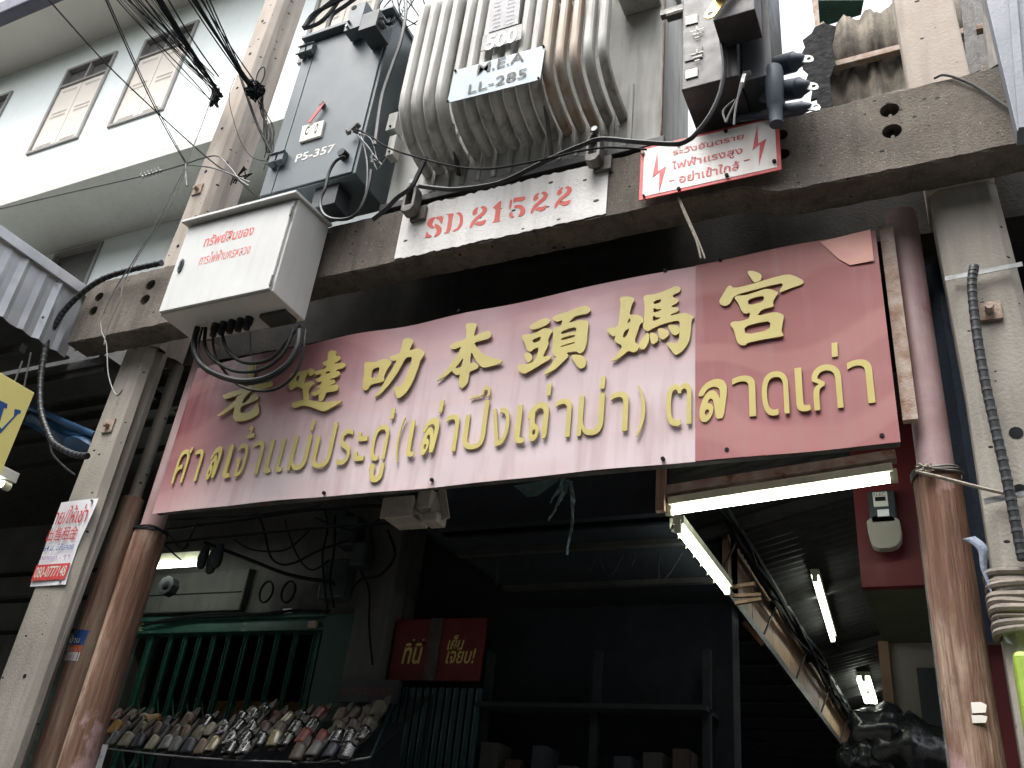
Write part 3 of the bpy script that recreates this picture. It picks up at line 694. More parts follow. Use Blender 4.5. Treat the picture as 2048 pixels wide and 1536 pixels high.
for x0_, x1_, z0_, z1_ in ((-4.66, -.15, 3.60, 3.64), (-4.66, -.15, 4.62, 4.66)): fr.box(x0_, x1_, 4.03, 4.07, z0_, z1_)
for x in (-4.63, -3.5, -2.4, -1.3, -.2): fr.box(x-.02, x+.02, 4.03, 4.0695, 3.642, 4.618)
fr.build('frame', M['steeldirty'], sg)
MB().box(-.125, -.06, 4.04, 4.08, 3.72, 4.86).build('side_strip', M['rust'], sg)
for a_, b_ in ((648, 986), (864, 960), (1326, 918), (1454, 900), (1764, 872), (1330, 541), (1441, 520), (918, 622)):
    p = at(a_, b_, Y=YS-.004); MB().cyl((p.x, YS+.0, p.z), (p.x, YS-.012, p.z), .011, 10).build('screw', M['wire'], sg)
# a fold of loose old print over the top right corner
p0 = at(1640, 480, Y=3.99); p1 = at(1748, 462, Y=3.99); p2 = at(1752, 520, Y=3.99); p3 = at(1700, 530, Y=3.99)
MB().poly([(p0.x, min(p0.z, 4.79)), (p3.x-.05, p3.z+.05), (p3.x, p3.z), (p2.x-.01, p2.z), (p2.x-.01, 4.81), (p1.x-.1, 4.805)], (), 3.992, .001).build('peach_print', mat('peach_print', (.55, .26, .20, 1), (.48, .2, .17, 1), rough=.4, scale=3, bump=.1), sg)

GY, GT = YS-.008, .007
hanzi = {
 'lao': ((420, 690), 9.6, [
  [(745, 390), (800, 375), (890, 385), (895, 440), (865, 520), (845, 640), (850, 860), (745, 850), (750, 650), (735, 480)],
  [(560, 725), (700, 715), (850, 690), (1040, 625), (1000, 690), (950, 740), (800, 775), (680, 790)],
  [(790, 760), (850, 700), (960, 735), (1080, 685), (1180, 690), (1215, 740), (1200, 800), (1100, 840), (950, 860), (840, 862), (790, 820)],
  [(250, 965), (330, 955), (350, 930), (600, 860), (680, 800), (800, 820), (850, 865), (780, 905), (690, 1000), (650, 1060), (620, 1140), (700, 1110), (790, 1010), (820, 950), (870, 935), (920, 965), (940, 1010), (920, 1060), (850, 1090), (700, 1150), (600, 1200), (585, 1310), (700, 1318), (800, 1280), (850, 1220), (890, 1160), (917, 1100), (935, 1170), (962, 1290), (920, 1350), (850, 1400), (740, 1450), (600, 1475), (510, 1475), (455, 1400), (465, 1320), (490, 1180), (380, 1270), (250, 1350), (150, 1388), (165, 1350), (250, 1285), (400, 1165), (515, 1060), (530, 1000), (560, 985), (650, 930), (490, 990), (320, 1050), (270, 1030)]]),
 'da': ((560, 680), 9.6, [
  [[(935, 235), (1000, 205), (1100, 225), (1075, 320), (1150, 315), (1180, 365), (1110, 430), (1030, 465), (1090, 460), (1230, 440), (1277, 480), (1240, 545), (1110, 575), (1075, 615), (1140, 600), (1165, 650), (1140, 700), (1070, 735), (985, 752), (970, 775), (1060, 770), (1077, 830), (1000, 870), (935, 890), (1000, 880), (1100, 860), (1140, 910), (1110, 980), (1000, 1000), (900, 1018), (870, 1080), (840, 1150), (800, 1190), (765, 1185), (750, 1100), (765, 1050), (660, 1085), (600, 1025), (680, 1005), (795, 930), (740, 932), (705, 890), (790, 870), (820, 800), (740, 822), (685, 760), (780, 725), (800, 690), (785, 655), (700, 682), (665, 625), (760, 590), (880, 560), (905, 500), (860, 502), (820, 445), (900, 410), (925, 400)],
   [(885, 625), (975, 600), (960, 650), (890, 660)]],
  [[(180, 870), (190, 700), (260, 640), (420, 610), (540, 580), (545, 620), (510, 700), (465, 800), (482, 920), (420, 950), (370, 895), (280, 930), (230, 977), (185, 950)], [(320, 715), (400, 680), (370, 790), (300, 820)]],
  [(545, 575), (620, 545), (672, 600), (665, 650), (600, 707), (560, 670)],
  [(480, 840), (600, 800), (650, 810), (667, 855), (590, 920), (550, 1000), (570, 1080), (560, 1170), (460, 1175), (450, 1040), (440, 960)],
  [(235, 1220), (300, 1200), (460, 1160), (560, 1155), (700, 1190), (850, 1205), (1000, 1195), (1205, 1168), (1180, 1210), (1000, 1310), (880, 1380), (800, 1372), (650, 1312), (500, 1267), (420, 1270), (285, 1325), (245, 1290)]]),
 'le': ((710, 660), 9.6, [
  [[(190, 640), (240, 625), (400, 630), (500, 580), (600, 560), (690, 600), (717, 640), (620, 780), (560, 910), (577, 985), (540, 1005), (300, 1057), (270, 1140), (210, 1178), (160, 1130), (160, 1000), (190, 850)], [(345, 760), (495, 710), (440, 930), (315, 940)]],
  [(930, 210), (960, 175), (1060, 163), (1132, 215), (1100, 300), (1050, 400), (1100, 395), (1200, 358), (1290, 390), (1348, 450), (1320, 520), (1265, 590), (1220, 740), (1160, 900), (1100, 1040), (1000, 1200), (920, 1280), (830, 1328), (800, 1270), (750, 1110), (770, 1085), (860, 1110), (910, 1060), (990, 900), (1060, 720), (1120, 520), (980, 540), (880, 740), (760, 930), (640, 1090), (500, 1240), (385, 1302), (385, 1270), (500, 1150), (600, 960), (720, 770), (820, 585), (740, 607), (680, 560), (690, 510), (860, 470), (900, 370), (925, 260)]]),
 'ben': ((860, 630), 9.6, [
  [[(690, 200), (740, 165), (870, 165), (912, 200), (880, 290), (850, 420), (940, 380), (1050, 330), (1140, 313), (1192, 370), (1160, 457), (1000, 502), (850, 540), (900, 620), (1000, 730), (1100, 800), (1250, 845), (1380, 870), (1402, 900), (1350, 942), (1200, 992), (1020, 1027), (940, 952), (870, 850), (800, 715), (785, 840), (780, 940), (860, 925), (930, 958), (942, 1010), (890, 1052), (765, 1100), (760, 1190), (730, 1320), (640, 1418), (590, 1397), (555, 1310), (575, 1200), (590, 1152), (510, 1167), (440, 1105), (430, 1080), (340, 1162), (220, 1237), (130, 1282), (150, 1250), (300, 1100), (430, 930), (540, 770), (620, 610), (460, 680), (375, 605), (500, 540), (690, 480), (710, 420), (710, 300)],
   [(650, 820), (630, 940), (615, 1010), (480, 1033), (560, 950)]]]),
 'tou': ((1020, 600), 8.533, [
  [(335, 455), (400, 410), (560, 330), (640, 318), (690, 350), (682, 400), (620, 442), (500, 492), (400, 517), (350, 490)],
  [[(205, 660), (230, 600), (350, 595), (480, 560), (560, 500), (640, 488), (742, 530), (690, 610), (652, 700), (672, 750), (650, 800), (560, 985), (640, 960), (717, 965), (700, 1012), (600, 1072), (400, 1192), (240, 1282), (150, 1200), (133, 1150), (160, 1115), (300, 1110), (440, 1050), (500, 840), (480, 820), (400, 852), (370, 892), (320, 887), (280, 820), (250, 710)], [(385, 690), (540, 625), (520, 710), (400, 745)]],
  [(245, 920), (330, 903), (387, 960), (387, 1030), (320, 1082), (280, 1040)],
  [[(720, 320), (800, 270), (1000, 210), (1200, 130), (1300, 112), (1372, 150), (1377, 200), (1330, 247), (1200, 267), (1100, 297), (1005, 410), (1100, 375), (1200, 353), (1300, 363), (1352, 400), (1332, 560), (1317, 760), (1270, 882), (1200, 932), (1135, 882), (960, 912), (1022, 960), (900, 1082), (780, 1192), (600, 1292), (580, 1272), (700, 1130), (810, 962), (770, 977), (725, 890), (745, 760), (740, 480), (800, 473), (880, 460), (910, 345), (800, 390)],
   [(880, 550), (1000, 503), (1110, 475), (1145, 505), (1135, 545), (1000, 568), (885, 598)], [(875, 665), (1110, 597), (1120, 645), (880, 705)], [(868, 800), (1110, 722), (1122, 748), (875, 822)]],
  [(1040, 960), (1130, 943), (1230, 958), (1290, 1000), (1312, 1080), (1282, 1162), (1210, 1187), (1160, 1152), (1100, 1060)]]),
 'ma': ((1200, 560), 7.68, [
  [[(305, 300), (350, 265), (450, 263), (525, 290), (532, 320), (490, 400), (455, 540), (500, 545), (580, 543), (650, 575), (668, 610), (667, 660), (620, 687), (590, 780), (530, 950), (600, 1008), (608, 1050), (570, 1102), (510, 1123), (440, 1092), (350, 1172), (260, 1237), (165, 1258), (200, 1220), (300, 1110), (355, 1020), (220, 950), (245, 860), (200, 882), (108, 780), (130, 755), (280, 730), (300, 600), (320, 420), (325, 350)],
   [(380, 795), (460, 745), (430, 830), (400, 890), (350, 885)], [(455, 590), (472, 610), (475, 650), (418, 678)]],
  [[(670, 280), (700, 245), (850, 230), (960, 195), (1100, 135), (1160, 103), (1220, 113), (1248, 150), (1220, 202), (1125, 237), (1130, 280), (1190, 288), (1217, 330), (1180, 372), (1105, 402), (1110, 430), (1200, 428), (1218, 470), (1180, 507), (1095, 532), (1090, 560), (1220, 528), (1320, 513), (1400, 550), (1458, 580), (1410, 632), (1405, 760), (1385, 920), (1330, 1032), (1250, 1122), (1170, 1163), (1140, 1142), (1080, 1062), (1018, 990), (1050, 968), (1190, 985), (1220, 920), (1230, 760), (1230, 635), (1130, 642), (950, 692), (830, 747), (740, 800), (690, 772), (660, 730), (690, 560), (690, 360)],
   [(830, 335), (940, 300), (945, 350), (830, 388)], [(825, 430), (880, 462), (945, 450), (940, 480), (825, 518)], [(820, 550), (880, 588), (940, 575), (900, 620), (815, 650)]],
  [(680, 880), (740, 808), (767, 880), (747, 980), (700, 1062), (660, 1083), (605, 1045), (600, 1000)],
  [(770, 820), (860, 828), (902, 890), (892, 950), (830, 997), (790, 980), (775, 900)],
  [(885, 760), (980, 753), (1062, 800), (1062, 860), (1000, 917), (960, 927), (920, 890)],
  [(1040, 705), (1130, 698), (1232, 730), (1227, 830), (1160, 867), (1110, 840)]]),
 'gong': ((1420, 530), 7.68, [
  [(575, 125), (600, 100), (680, 103), (780, 143), (802, 190), (780, 250), (700, 282), (660, 260)],
  [(145, 560), (200, 470), (275, 340), (320, 323), (370, 370), (600, 320), (900, 225), (1200, 148), (1320, 185), (1430, 243), (1443, 285), (1400, 317), (1250, 362), (1090, 432), (1073, 405), (1142, 285), (950, 320), (700, 387), (375, 477), (320, 590), (270, 632), (210, 642), (160, 610)],
  [[(375, 515), (420, 480), (540, 480), (700, 430), (870, 373), (960, 393), (1062, 435), (1010, 500), (965, 590), (992, 650), (800, 692), (720, 800), (980, 735), (1060, 743), (1147, 785), (1120, 900), (1100, 1030), (1137, 1090), (1110, 1107), (800, 1157), (575, 1207), (550, 1242), (490, 1247), (430, 1210), (400, 1120), (370, 1000), (308, 925), (345, 880), (480, 875), (605, 835), (625, 740), (540, 762), (490, 720), (450, 620), (410, 555)],
   [(580, 550), (700, 505), (835, 480), (825, 575), (600, 635)], [(525, 960), (750, 895), (935, 870), (920, 1010), (550, 1085)]]])}
for kx, (org, sc, P) in hanzi.items():
    glyph_polys(MB(), P, org, sc, GY, GT).build('chinese_character', M['gold'], sg)
thai = []
def crop(ox, oy, sc, L): 
    for ch, x0_, y0_, x1_, y1_ in L: thai.append((ch, (ox+x0_/sc, oy+y0_/sc), (ox+x1_/sc, oy+y1_/sc)))
crop(330, 840, 8.192, [('ศ', 105, 1050, 480, 450), ('า', 372, 1018, 670, 478), ('ล', 650, 995, 975, 430), ('เ', 930, 965, 1210, 400), ('จ', 1090, 945, 1410, 382), ('้', 1345, 310, 1515, 85),
                       ('า', 1340, 915, 1665, 335), ('เ', 1615, 885, 1870, 320), ('เ', 1800, 865, 2050, 300)])
crop(560, 800, 7.585, [('ม', 105, 1088, 505, 520), ('่', 462, 470, 552, 300), ('ป', 455, 1052, 890, 345), ('ร', 840, 1000, 1145, 435), ('ะ', 1105, 940, 1360, 470), ('ด', 1345, 940, 1690, 370),
                       ('่', 1672, 298, 1765, 130), ('ู', 1312, 1268, 1600, 950), ('(', 1715, 955, 1915, 270)])
crop(780, 770, 7.314, [('เ', 225, 1065, 440, 515), ('ล', 425, 1040, 748, 470), ('่', 712, 408, 803, 230), ('า', 760, 995, 1040, 425), ('ป', 1046, 965, 1465, 225), ('ึ', 1165, 268, 1485, 10),
                       ('ง', 1447, 912, 1780, 320), ('เ', 1812, 870, 2030, 285)])
crop(1030, 750, 7.314, [('ถ', 155, 990, 520, 380), ('่', 462, 312, 548, 125), ('า', 558, 935, 848, 340), ('ม', 905, 912, 1322, 268), ('่', 1245, 212, 1333, 22), ('า', 1378, 850, 1672, 235), (')', 1765, 908, 1925, 150)])
crop(1310, 720, 8.192, [('ต', 183, 1110, 605, 373), ('ล', 712, 1040, 1180, 298), ('า', 1280, 967, 1640, 243)])
crop(1500, 670, 7.585, [('ด', 198, 1250, 570, 538), ('เ', 715, 1180, 885, 488), ('ก', 972, 1158, 1365, 430), ('่', 1245, 345, 1330, 122), ('า', 1530, 1075, 1835, 358)])
LO = ([(705, 575), (795, 570), (820, 500), (870, 450), (950, 430), (1030, 460), (1068, 540), (1072, 668), (1040, 590), (1000, 530), (940, 490), (880, 505), (830, 550), (790, 630), (757, 760), (755, 880), (780, 980), (830, 1030), (880, 1035), (940, 990), (982, 890), (982, 800), (940, 730), (878, 712), (882, 660), (920, 630), (960, 665), (990, 760), (1040, 1005), (1165, 998), (1180, 560), (1165, 440), (1110, 345), (1030, 305), (940, 300), (830, 340), (755, 420), (712, 510)], (880, 870, 38, 50))
TH = ([(185, 630), (225, 632), (215, 850), (210, 920), (240, 975), (290, 985), (345, 930), (375, 830), (345, 745), (295, 715), (300, 560), (295, 540), (340, 490), (390, 478), (430, 510), (438, 560), (410, 958), (485, 952), (518, 560), (505, 460), (450, 395), (390, 380), (300, 410), (240, 470), (195, 540)], (292, 845, 28, 40))
def traced(sh_, bl, tr, lean):
    o, (hx, hy, ha, hb) = sh_; h = [(hx+ha*math.cos(k*math.pi/6), hy+hb*math.sin(k*math.pi/6)) for k in range(12)]
    y1_ = max(p[1] for p in o); sk = lambda p: (p[0]+(y1_-p[1])*lean, p[1])
    o = [sk(p) for p in o]; h = [sk(p) for p in h]
    ax, bx, ay, by = min(p[0] for p in o), max(p[0] for p in o), min(p[1] for p in o), y1_
    a_ = at(*bl, Y=GY); b_ = at(*tr, Y=GY); cv = lambda p: (a_.x+(p[0]-ax)/(bx-ax)*(b_.x-a_.x), b_.z-(p[1]-ay)/(by-ay)*(b_.z-a_.z))
    MB().poly([cv(p) for p in chaikin(o, .18)], [[cv(p) for p in h]], GY, GT).build('thai_letter', M['gold'], sg)
for ch, bl, tr in thai:
    if ch == 'ล': traced(LO, bl, tr, .10); continue
    if ch == 'ถ': traced(TH, bl, tr, -.06); continue
    if ch == '่':
        a_ = at(*bl, Y=GY); b_ = at(*tr, Y=GY)
        MB().poly([(a_.x, a_.z), (b_.x-.004, a_.z), (b_.x, b_.z), (a_.x+.004, b_.z)], (), GY, GT).build('thai_letter', M['gold'], sg)
    else:
        wall_text('thai_letter', ch, bl, tr, GY, M['gold'], sg, th=GT, offset=.0)

# ================================================================ TRANSFORMER
tr = thing('transformer', 'grey transformer with curved radiator tubes standing on the concrete beam', 'transformer', (-2.2, 4.1, 5.56))
TX0, TX1, TY = -3.195, -1.255, 3.85
MB().box(TX0, TX1, TY, 4.45, 5.67, 7.25).build('tank', M['tank'], tr, bevel=.008)
MB().box(TX0-.03, TX1+.03, TY-.03, 4.48, 7.25, 7.31).build('tank_lid', M['tank'], tr, bevel=.005)
mb = MB()
for i in range(13): x = -2.85+i*.115; mb.box(x, x+.035, TY-.018, TY, 5.68, 6.2)
mb.build('tank_ribs', M['tank'], tr, bevel=.008)['kind'] = 'stuff'
MB().box(TX1-.001, TX1+.006, TY-.012, TY+.02, 5.67, 7.25).build('edge_seam', M['rust'], tr)
MB().box(-1.53, TX1-.02, 3.62, TY-.002, 6.88, 7.02).build('terminal_box', M['tank'], tr, bevel=.01)
MB().box(-1.53, TX1-.02, 3.60, 3.66, 7.02, 7.3).build('terminal_box_front', M['fixture'], tr, bevel=.01)
for x in (-3.0, -1.5): MB().box(x-.04, x+.04, 3.84, 4.5, 5.56, 5.668).build('skid', M['blackbox'], tr)
MB().box(TX0, TX1+.04, 3.79, 3.838, 5.575, 5.63).build('front_channel', M['blackbox'], tr, bevel=.004)
nf = 16; fin_mesh = {}
for i in range(nf):
    x = -2.885+(1.385)*i/(nf-1)
    d = 0.0; lowz = 5.93 - (.05 if i < 4 else 0); yf = 3.45
    if 4 <= i <= 10: yf = 3.48
    pts = [(yf+.40, 7.18)]
    for k in range(6): a_ = math.pi/2*k/5; pts.append((yf+.40-.40*math.sin(a_), 7.05+.13*math.cos(a_)))
    pts += [(yf, 6.9), (yf, 6.5), (yf, 6.2)]
    for k in range(1, 9): a_ = math.pi/2*k/8; pts.append((3.85-(3.85-yf)*math.cos(a_)**.9, 6.16-(6.16-lowz)*math.sin(a_)))
    sec = 10; vs = []; w, dp = (.036, .050) if i < 11 else (.031, .04)
    for k, (y, z) in enumerate(pts):
        y0_, z0_ = pts[max(k-1, 0)]; y1_, z1_ = pts[min(k+1, len(pts)-1)]; t = Vector((0, y1_-y0_, z1_-z0_)).normalized(); nn = Vector((0, -t.z, t.y))
        for j in range(sec):
            a_ = 2*math.pi*j/sec; ca, sa = math.cos(a_), math.sin(a_)
            vs.append(Vector((x+w*math.copysign(abs(ca)**.7, ca), y, z))+nn*(dp*math.copysign(abs(sa)**.7, sa)))
    fs = [(k*sec+j, k*sec+(j+1) % sec, (k+1)*sec+(j+1) % sec, (k+1)*sec+j) for k in range(len(pts)-1) for j in range(sec)]
    MB().add(vs, fs).build('radiator_tube', M['finrust'] if i in (11, 12, 13) else M['fin'], tr, smooth=True)
for px_, py_ in ((920, 355), (1107, 322)):
    p = at(px_, py_, Y=3.82); MB().bar((p.x, 3.80, p.z), (p.x, 3.62, p.z+.30), .008, .06, Vector((0, 1, 0))).build('stay_bracket', M['steeldirty'], tr)
# plates
def plate(name, cs, Y, th, m, parent):
    P = [at(a, b, Y=Y) for a, b in cs]
    return MB().poly([(p.x, p.z) for p in P], (), Y+th, th).build(name, m, parent, bevel=.001)
pb = plate('number_plate', [(909, 141), (1091, 90), (1080, 159), (894, 206)], 3.395, .004, M['plateblue'], tr)
wall_text('stencilled_text', 'M.E.A', (953, 149), (1050, 101), 3.390, M['faint'], pb, offset=.004)
wall_text('stencilled_text', 'LL-285', (935, 188), (1054, 135), 3.390, M['faint'], pb, offset=.004)
for a_, b_ in ((911, 142), (1087, 93), (1077, 157), (896, 203)):
    p = at(a_, b_, Y=3.393); MB().cyl((p.x, 3.394, p.z), (p.x, 3.385, p.z), .008, 8).build('bolt', M['wire'], pb)
p5 = plate('rating_plate', [(966, 71), (1045, 47), (1042, 78), (961, 103)], 3.40, .004, mat('white_plate', (.22, .23, .23, 1), (.18, .18, .18, 1), rough=.5, scale=6, streak=.2), tr)
wall_text('stencilled_text', '500', (969, 102), (1036, 52), 3.3975, mat('pale_stencil', (.85, .85, .85, 1), None, bump=0), p5, offset=.03)
p6 = plate('name_plate', [(984, -30), (1046, -48), (1036, 47), (978, 65)], 3.405, .004, M['plategrey'], tr)
for r in range(7):
    for s_ in range(2):
        a_ = at(988+s_*27+r*-.6, 6+r*8-s_*6, Y=3.402); MB().box(a_.x, a_.x+.055, 3.4005, 3.402, a_.z-.003, a_.z).build('printed_line', M['whitelabel'], p6)
# tan channel and grey junction boxes between cabinet and tank
o = MB().box(-3.18, -2.95, 3.72, 3.80, at(820, 125, Y=3.75).z, at(820, 90, Y=3.75).z).build('tan_channel', mat('tan_paint', (.50, .46, .33, 1), (.4, .37, .26, 1), rough=.6, scale=8), tr, bevel=.004)
jb = thing('junction_box', 'small grey junction box between the dark cabinet and the transformer, upper of the pair', 'junction box', (-3.2, 3.7, 6.2))
a_ = at(770, 262, Y=3.68); b_ = at(797, 222, Y=3.68); MB().box(a_.x, b_.x, 3.68, 3.78, a_.z, b_.z).build('box', M['tank'], jb, bevel=.006); MB().cyl(((a_.x+b_.x)/2, 3.68, a_.z+.03), ((a_.x+b_.x)/2, 3.672, a_.z+.03), .008, 8).build('screw', M['wire'], jb)
jb = thing('junction_box', 'small grey junction box between the dark cabinet and the transformer, lower of the pair', 'junction box', (-3.2, 3.7, 6.0))
a_ = at(770, 312, Y=3.70); b_ = at(794, 268, Y=3.70); MB().box(a_.x, b_.x, 3.70, 3.78, a_.z, b_.z).build('box', M['tank'], jb, bevel=.006); MB().cyl(((a_.x+b_.x)/2, 3.70, a_.z+.03), ((a_.x+b_.x)/2, 3.692, a_.z+.03), .008, 8).build('screw', M['wire'], jb)

# ================================================================ DARK CABINET
cb = thing('switch_cabinet', 'dark blue-grey steel switch cabinet marked P5-357 beside the transformer', 'cabinet', (-3.65, 3.75, 5.735))
CX0, CX1, CY = -4.075, -3.27, 3.55
MB().box(CX0, CX1, CY+.012, 3.95, 5.735, 7.33).build('body', M['cab'], cb, bevel=.008)
MB().box(CX0-.02, CX1+.02, CY-.05, 3.98, 7.33, 7.37).build('rain_hood', M['cab'], cb, bevel=.006)
ds = at(542, 387, Y=CY).x
MB().box(ds+.004, CX1-.025, CY, CY+.010, 5.745, 7.3).build('door', M['cab'], cb, bevel=.004)
MB().box(CX0+.004, ds-.003, CY, CY+.010, 5.745, 7.3).build('side_panel', M['cab'], cb, bevel=.004)
for py_ in ((618, 105), (560, 322)):
    p = at(py_[0], py_[1], Y=CY); h = MB()
    for s_ in (-1, 1):
        h.box(p.x+s_*.035-.028, p.x+s_*.035+.028, CY-.045, CY-.002, p.z-.06, p.z+.05)
    hh = h.build('hinge', M['cab'], cb, bevel=.004)
    for s_ in (-1, 1):
        for dz in (-.05, .035):
            MB().cyl((p.x+s_*.035-.04, CY-.05, p.z+dz), (p.x+s_*.035+.04, CY-.05, p.z+dz), .007, 6).build('bolt', M['steel'], hh)
p = at(647, 212, Y=CY); MB().cyl((p.x, CY, p.z), (p.x, CY-.035, p.z), .022, 10).build('lock', M['steeldirty'], cb)
q1 = at(648, 205, Y=CY-.03); q2 = at(618, 245, Y=CY-.03)
MB().bar(q1, q2, .030, .006, Vector((0, 1, 0))).build('red_handle', mat('red_enamel', (.45, .05, .04, 1), None, rough=.4), cb)
co_ = plate('switch_label', [(605, 252), (648, 240), (641, 271), (598, 284)], CY-.018, .016, M['whitelabel'], cb)
wall_text('lettering', 'C', (608, 271), (620, 252), CY-.0195, M['wire'], co_, offset=.02); wall_text('lettering', 'O', (627, 268), (638, 246), CY-.0195, M['wire'], co_, offset=.02)
wall_text('stencilled_number', 'P5-357', (589, 325), (671, 287), CY-.002, M['whitelabel'], cb, offset=.015)
p = at(690, 313, Y=CY); MB().cyl((p.x, CY, p.z), (p.x, CY-.05, p.z), .036, 14, .03).build('cable_gland', M['black'], cb, smooth=True)
p = at(714, 268, Y=CY); gl = MB()
for k in range(4):
    a_ = random.uniform(0, 6); gl.bar((p.x+random.uniform(-.03, .03), CY-.02-k*.008, p.z+random.uniform(-.05, .05)), (p.x+random.uniform(-.05, .05), CY-.035-k*.008, p.z+random.uniform(-.05, .05)), .04, .03)
gl.build('earth_clamp', M['steeldirty'], cb, bevel=.004)
# bracket and small switch on the top
zt = at(700, 70, Y=3.45).z
l0 = at(687, 63, Y=3.44); l1 = at(717, 58, Y=3.44); l2 = at(724, 4, Y=3.44)
MB().box(l0.x, l1.x, 3.44, 3.545, l0.z, l2.z).build('lug_bracket', M['cab'], cb, bevel=.003)
p = at(708, 15, Y=3.438); MB().cyl((p.x, 3.4395, p.z), (p.x, 3.437, p.z), .024, 14).build('bracket_hole', M['wire'], cb)
for a_, b_ in ((698, 44), (695, 55)): p = at(a_, b_, Y=3.43); MB().cyl((p.x, 3.44, p.z), (p.x, 3.41, p.z), .012, 6).build('bolt', M['steel'], cb)
l0 = at(716, 62, Y=3.36); l1 = at(745, 55, Y=3.36); l2 = at(750, 20, Y=3.36)
sw = MB().box(l0.x, l1.x+.02, 3.36, 3.545, l0.z, l2.z).build('relay_box', M['cabdark'], cb, bevel=.004)
for k in range(8): MB().cyl((l1.x+.02, 3.39+.018*(k % 4), l0.z+.06+.05*(k//4)), (l1.x+.055, 3.39+.018*(k % 4), l0.z+.06+.05*(k//4)), .008, 6).build('terminal', M['steel'], sw)
q0 = at(770, 45, Y=3.42); q1 = at(812, 10, Y=3.5); sp = []
for k in range(110): t_ = k/109; c_ = q0.lerp(q1, t_)+Vector((0, 0, -.09*math.sin(math.pi*t_))); a_ = k*.9; sp.append(c_+Vector((.0, math.cos(a_)*.012, math.sin(a_)*.012)))
MB().tube(sp, .0035, 4).build('coiled_lead', M['wire'], cb)
MB().box(-3.62, -3.42, 3.60, 3.75, 5.55, 5.732).build('cable_entry', M['cabdark'], cb, bevel=.004)
cable('cabinet_cable', px([(690, 313), (672, 322), (658, 345), (651, 375), (641, 400), (645, 425), (665, 438), (700, 436), (722, 415), (738, 370), (742, 340)], 3.46), .011, M['black'], 'black cable looping from the round gland at the foot of the dark cabinet')
cable('cabinet_lead', px([(719, 262), (731, 305), (735, 345), (730, 395), (715, 425), (690, 440)], 3.50), .006, M['greywire'], 'thin grey lead hanging beside the dark cabinet door')
cable('earth_cable', px([(806, -20), (812, 20), (802, 80), (785, 130), (765, 190), (755, 250), (750, 290)], 3.47), .013, M['greywire'], 'thick grey cable running down the right edge of the dark cabinet')
for i in range(4):
    s_ = [(719+random.uniform(-4, 4), 268+random.uniform(-6, 6)), (735+random.uniform(-15, 15), 292+random.uniform(-15, 15)), (752+random.uniform(-12, 12), 318+random.uniform(-16, 16)), (765+random.uniform(-12, 18), 330+random.uniform(-25, 20)), (752+random.uniform(-20, 10), 318+random.uniform(-10, 20))]
    cable('loose_wire', px(s_, 3.48+i*.006), .0035, M['greywire'], 'loose thin wires tangled between the dark cabinet and the grey junction boxes', 'wire', 'loose wires beside the dark cabinet')
for i, P in enumerate(([(608, 55), (625, 30), (660, 10), (700, -10)], [(608, 57), (640, 45), (668, 15), (690, -20)], [(654, 58), (665, 30), (690, 12), (720, -10)], [(606, 56), (640, 22), (690, -20), (700, -40)])):
    cable('bent_cable', px(P, 3.7+i*.02), .019, M['black'], ('outermost', 'second', 'inner', 'highest')[i]+' thick black cable bending over the top left of the dark cabinet', 'cable', 'thick cables over the dark cabinet')
for i in range(9):
    a_ = random.uniform(770, 850); P = [(a_, -10), (a_+random.uniform(-30, 40), 20+random.uniform(-10, 20)), (a_+random.uniform(-10, 50), 60+random.uniform(-10, 30))]
    cable('control_wire', px(P, 3.62+i*.01), .005, M['wire'], 'thin black control wire behind the top right corner of the dark cabinet', 'wire', 'control wires behind the dark cabinet')

# ================================================================ BLACK FUSE BOX AND CABLE ENDS
fb = thing('fuse_box', 'tall black fuse box with an earth symbol right of the transformer', 'fuse box', (-.8, 3.6, 5.63))
MB().box(-1.03, -.712, 3.50, 4.0, 5.63, 7.0).build('body', M['blackbox'], fb, bevel=.008)
MB().box(-.708, -.545, 3.56, 4.0, 5.64, 7.0).build('side_body', M['cabdark'], fb, bevel=.006)
MB().box(-.80, -.575, 3.30, 3.497, 5.87, 7.0).build('front_body', M['blackbox'], fb, bevel=.006)
for cs in ([(1371, 33), (1395, 27), (1395, 44), (1371, 50)], [(1371, 141), (1395, 134), (1395, 151), (1371, 158)]): plate('white_label', cs, 3.492, .006, M['whitelabel'], fb)
lb = mat('grey_label', (.20, .20, .20, 1), None, bump=0)
plate('grey_label', [(1369, 101), (1405, 92), (1405, 114), (1369, 123)], 3.493, .005, lb, fb)
for yo in (60, 106):
    for k, w_ in enumerate((13, 9, 5)):
        P = [at(1394-w_, yo+k*6+4, Y=3.49), at(1394+w_, yo+k*6-2, Y=3.49)]
        MB().box(P[0].x, P[1].x, 3.4885, 3.4905, P[0].z-.003, P[0].z+.004).build('earth_symbol', M['whitelabel'], fb)
    P = at(1394, yo-6, Y=3.49); MB().box(P.x-.003, P.x+.003, 3.4885, 3.4905, P.z-.03, P.z+.008).build('earth_symbol', M['whitelabel'], fb)
lug = []
pc = at(1421, 28, Y=3.27); pt = at(1437, 5, Y=3.27)
mb = MB(); n_ = 18; d = Vector((pt.x-pc.x, 0, pt.z-pc.z)).normalized(); s_ = Vector((d.z, 0, -d.x)); r = .035
out = [pc-d*0+(s_*math.cos(a_)-d*math.sin(a_))*r for a_ in [math.pi*k/9 for k in range(10)]]; out += [pt-s_*r+d*.1, pt+s_*r+d*.1]
hole = [pc+Vector((math.cos(a_), 0, math.sin(a_)))*.016 for a_ in [2*math.pi*k/12 for k in range(12)]]
mb.poly([(v.x, v.z) for v in out], [[(v.x, v.z) for v in hole]], 3.275, .008); mb.build('brass_lug', M['brass'], fb)
MB().cyl(pt+d*.02+Vector((0, -.02, 0)), pt+d*.3+Vector((0, -.02, 0)), .036, 14).build('cable_shoe', M['black'], fb, smooth=True)
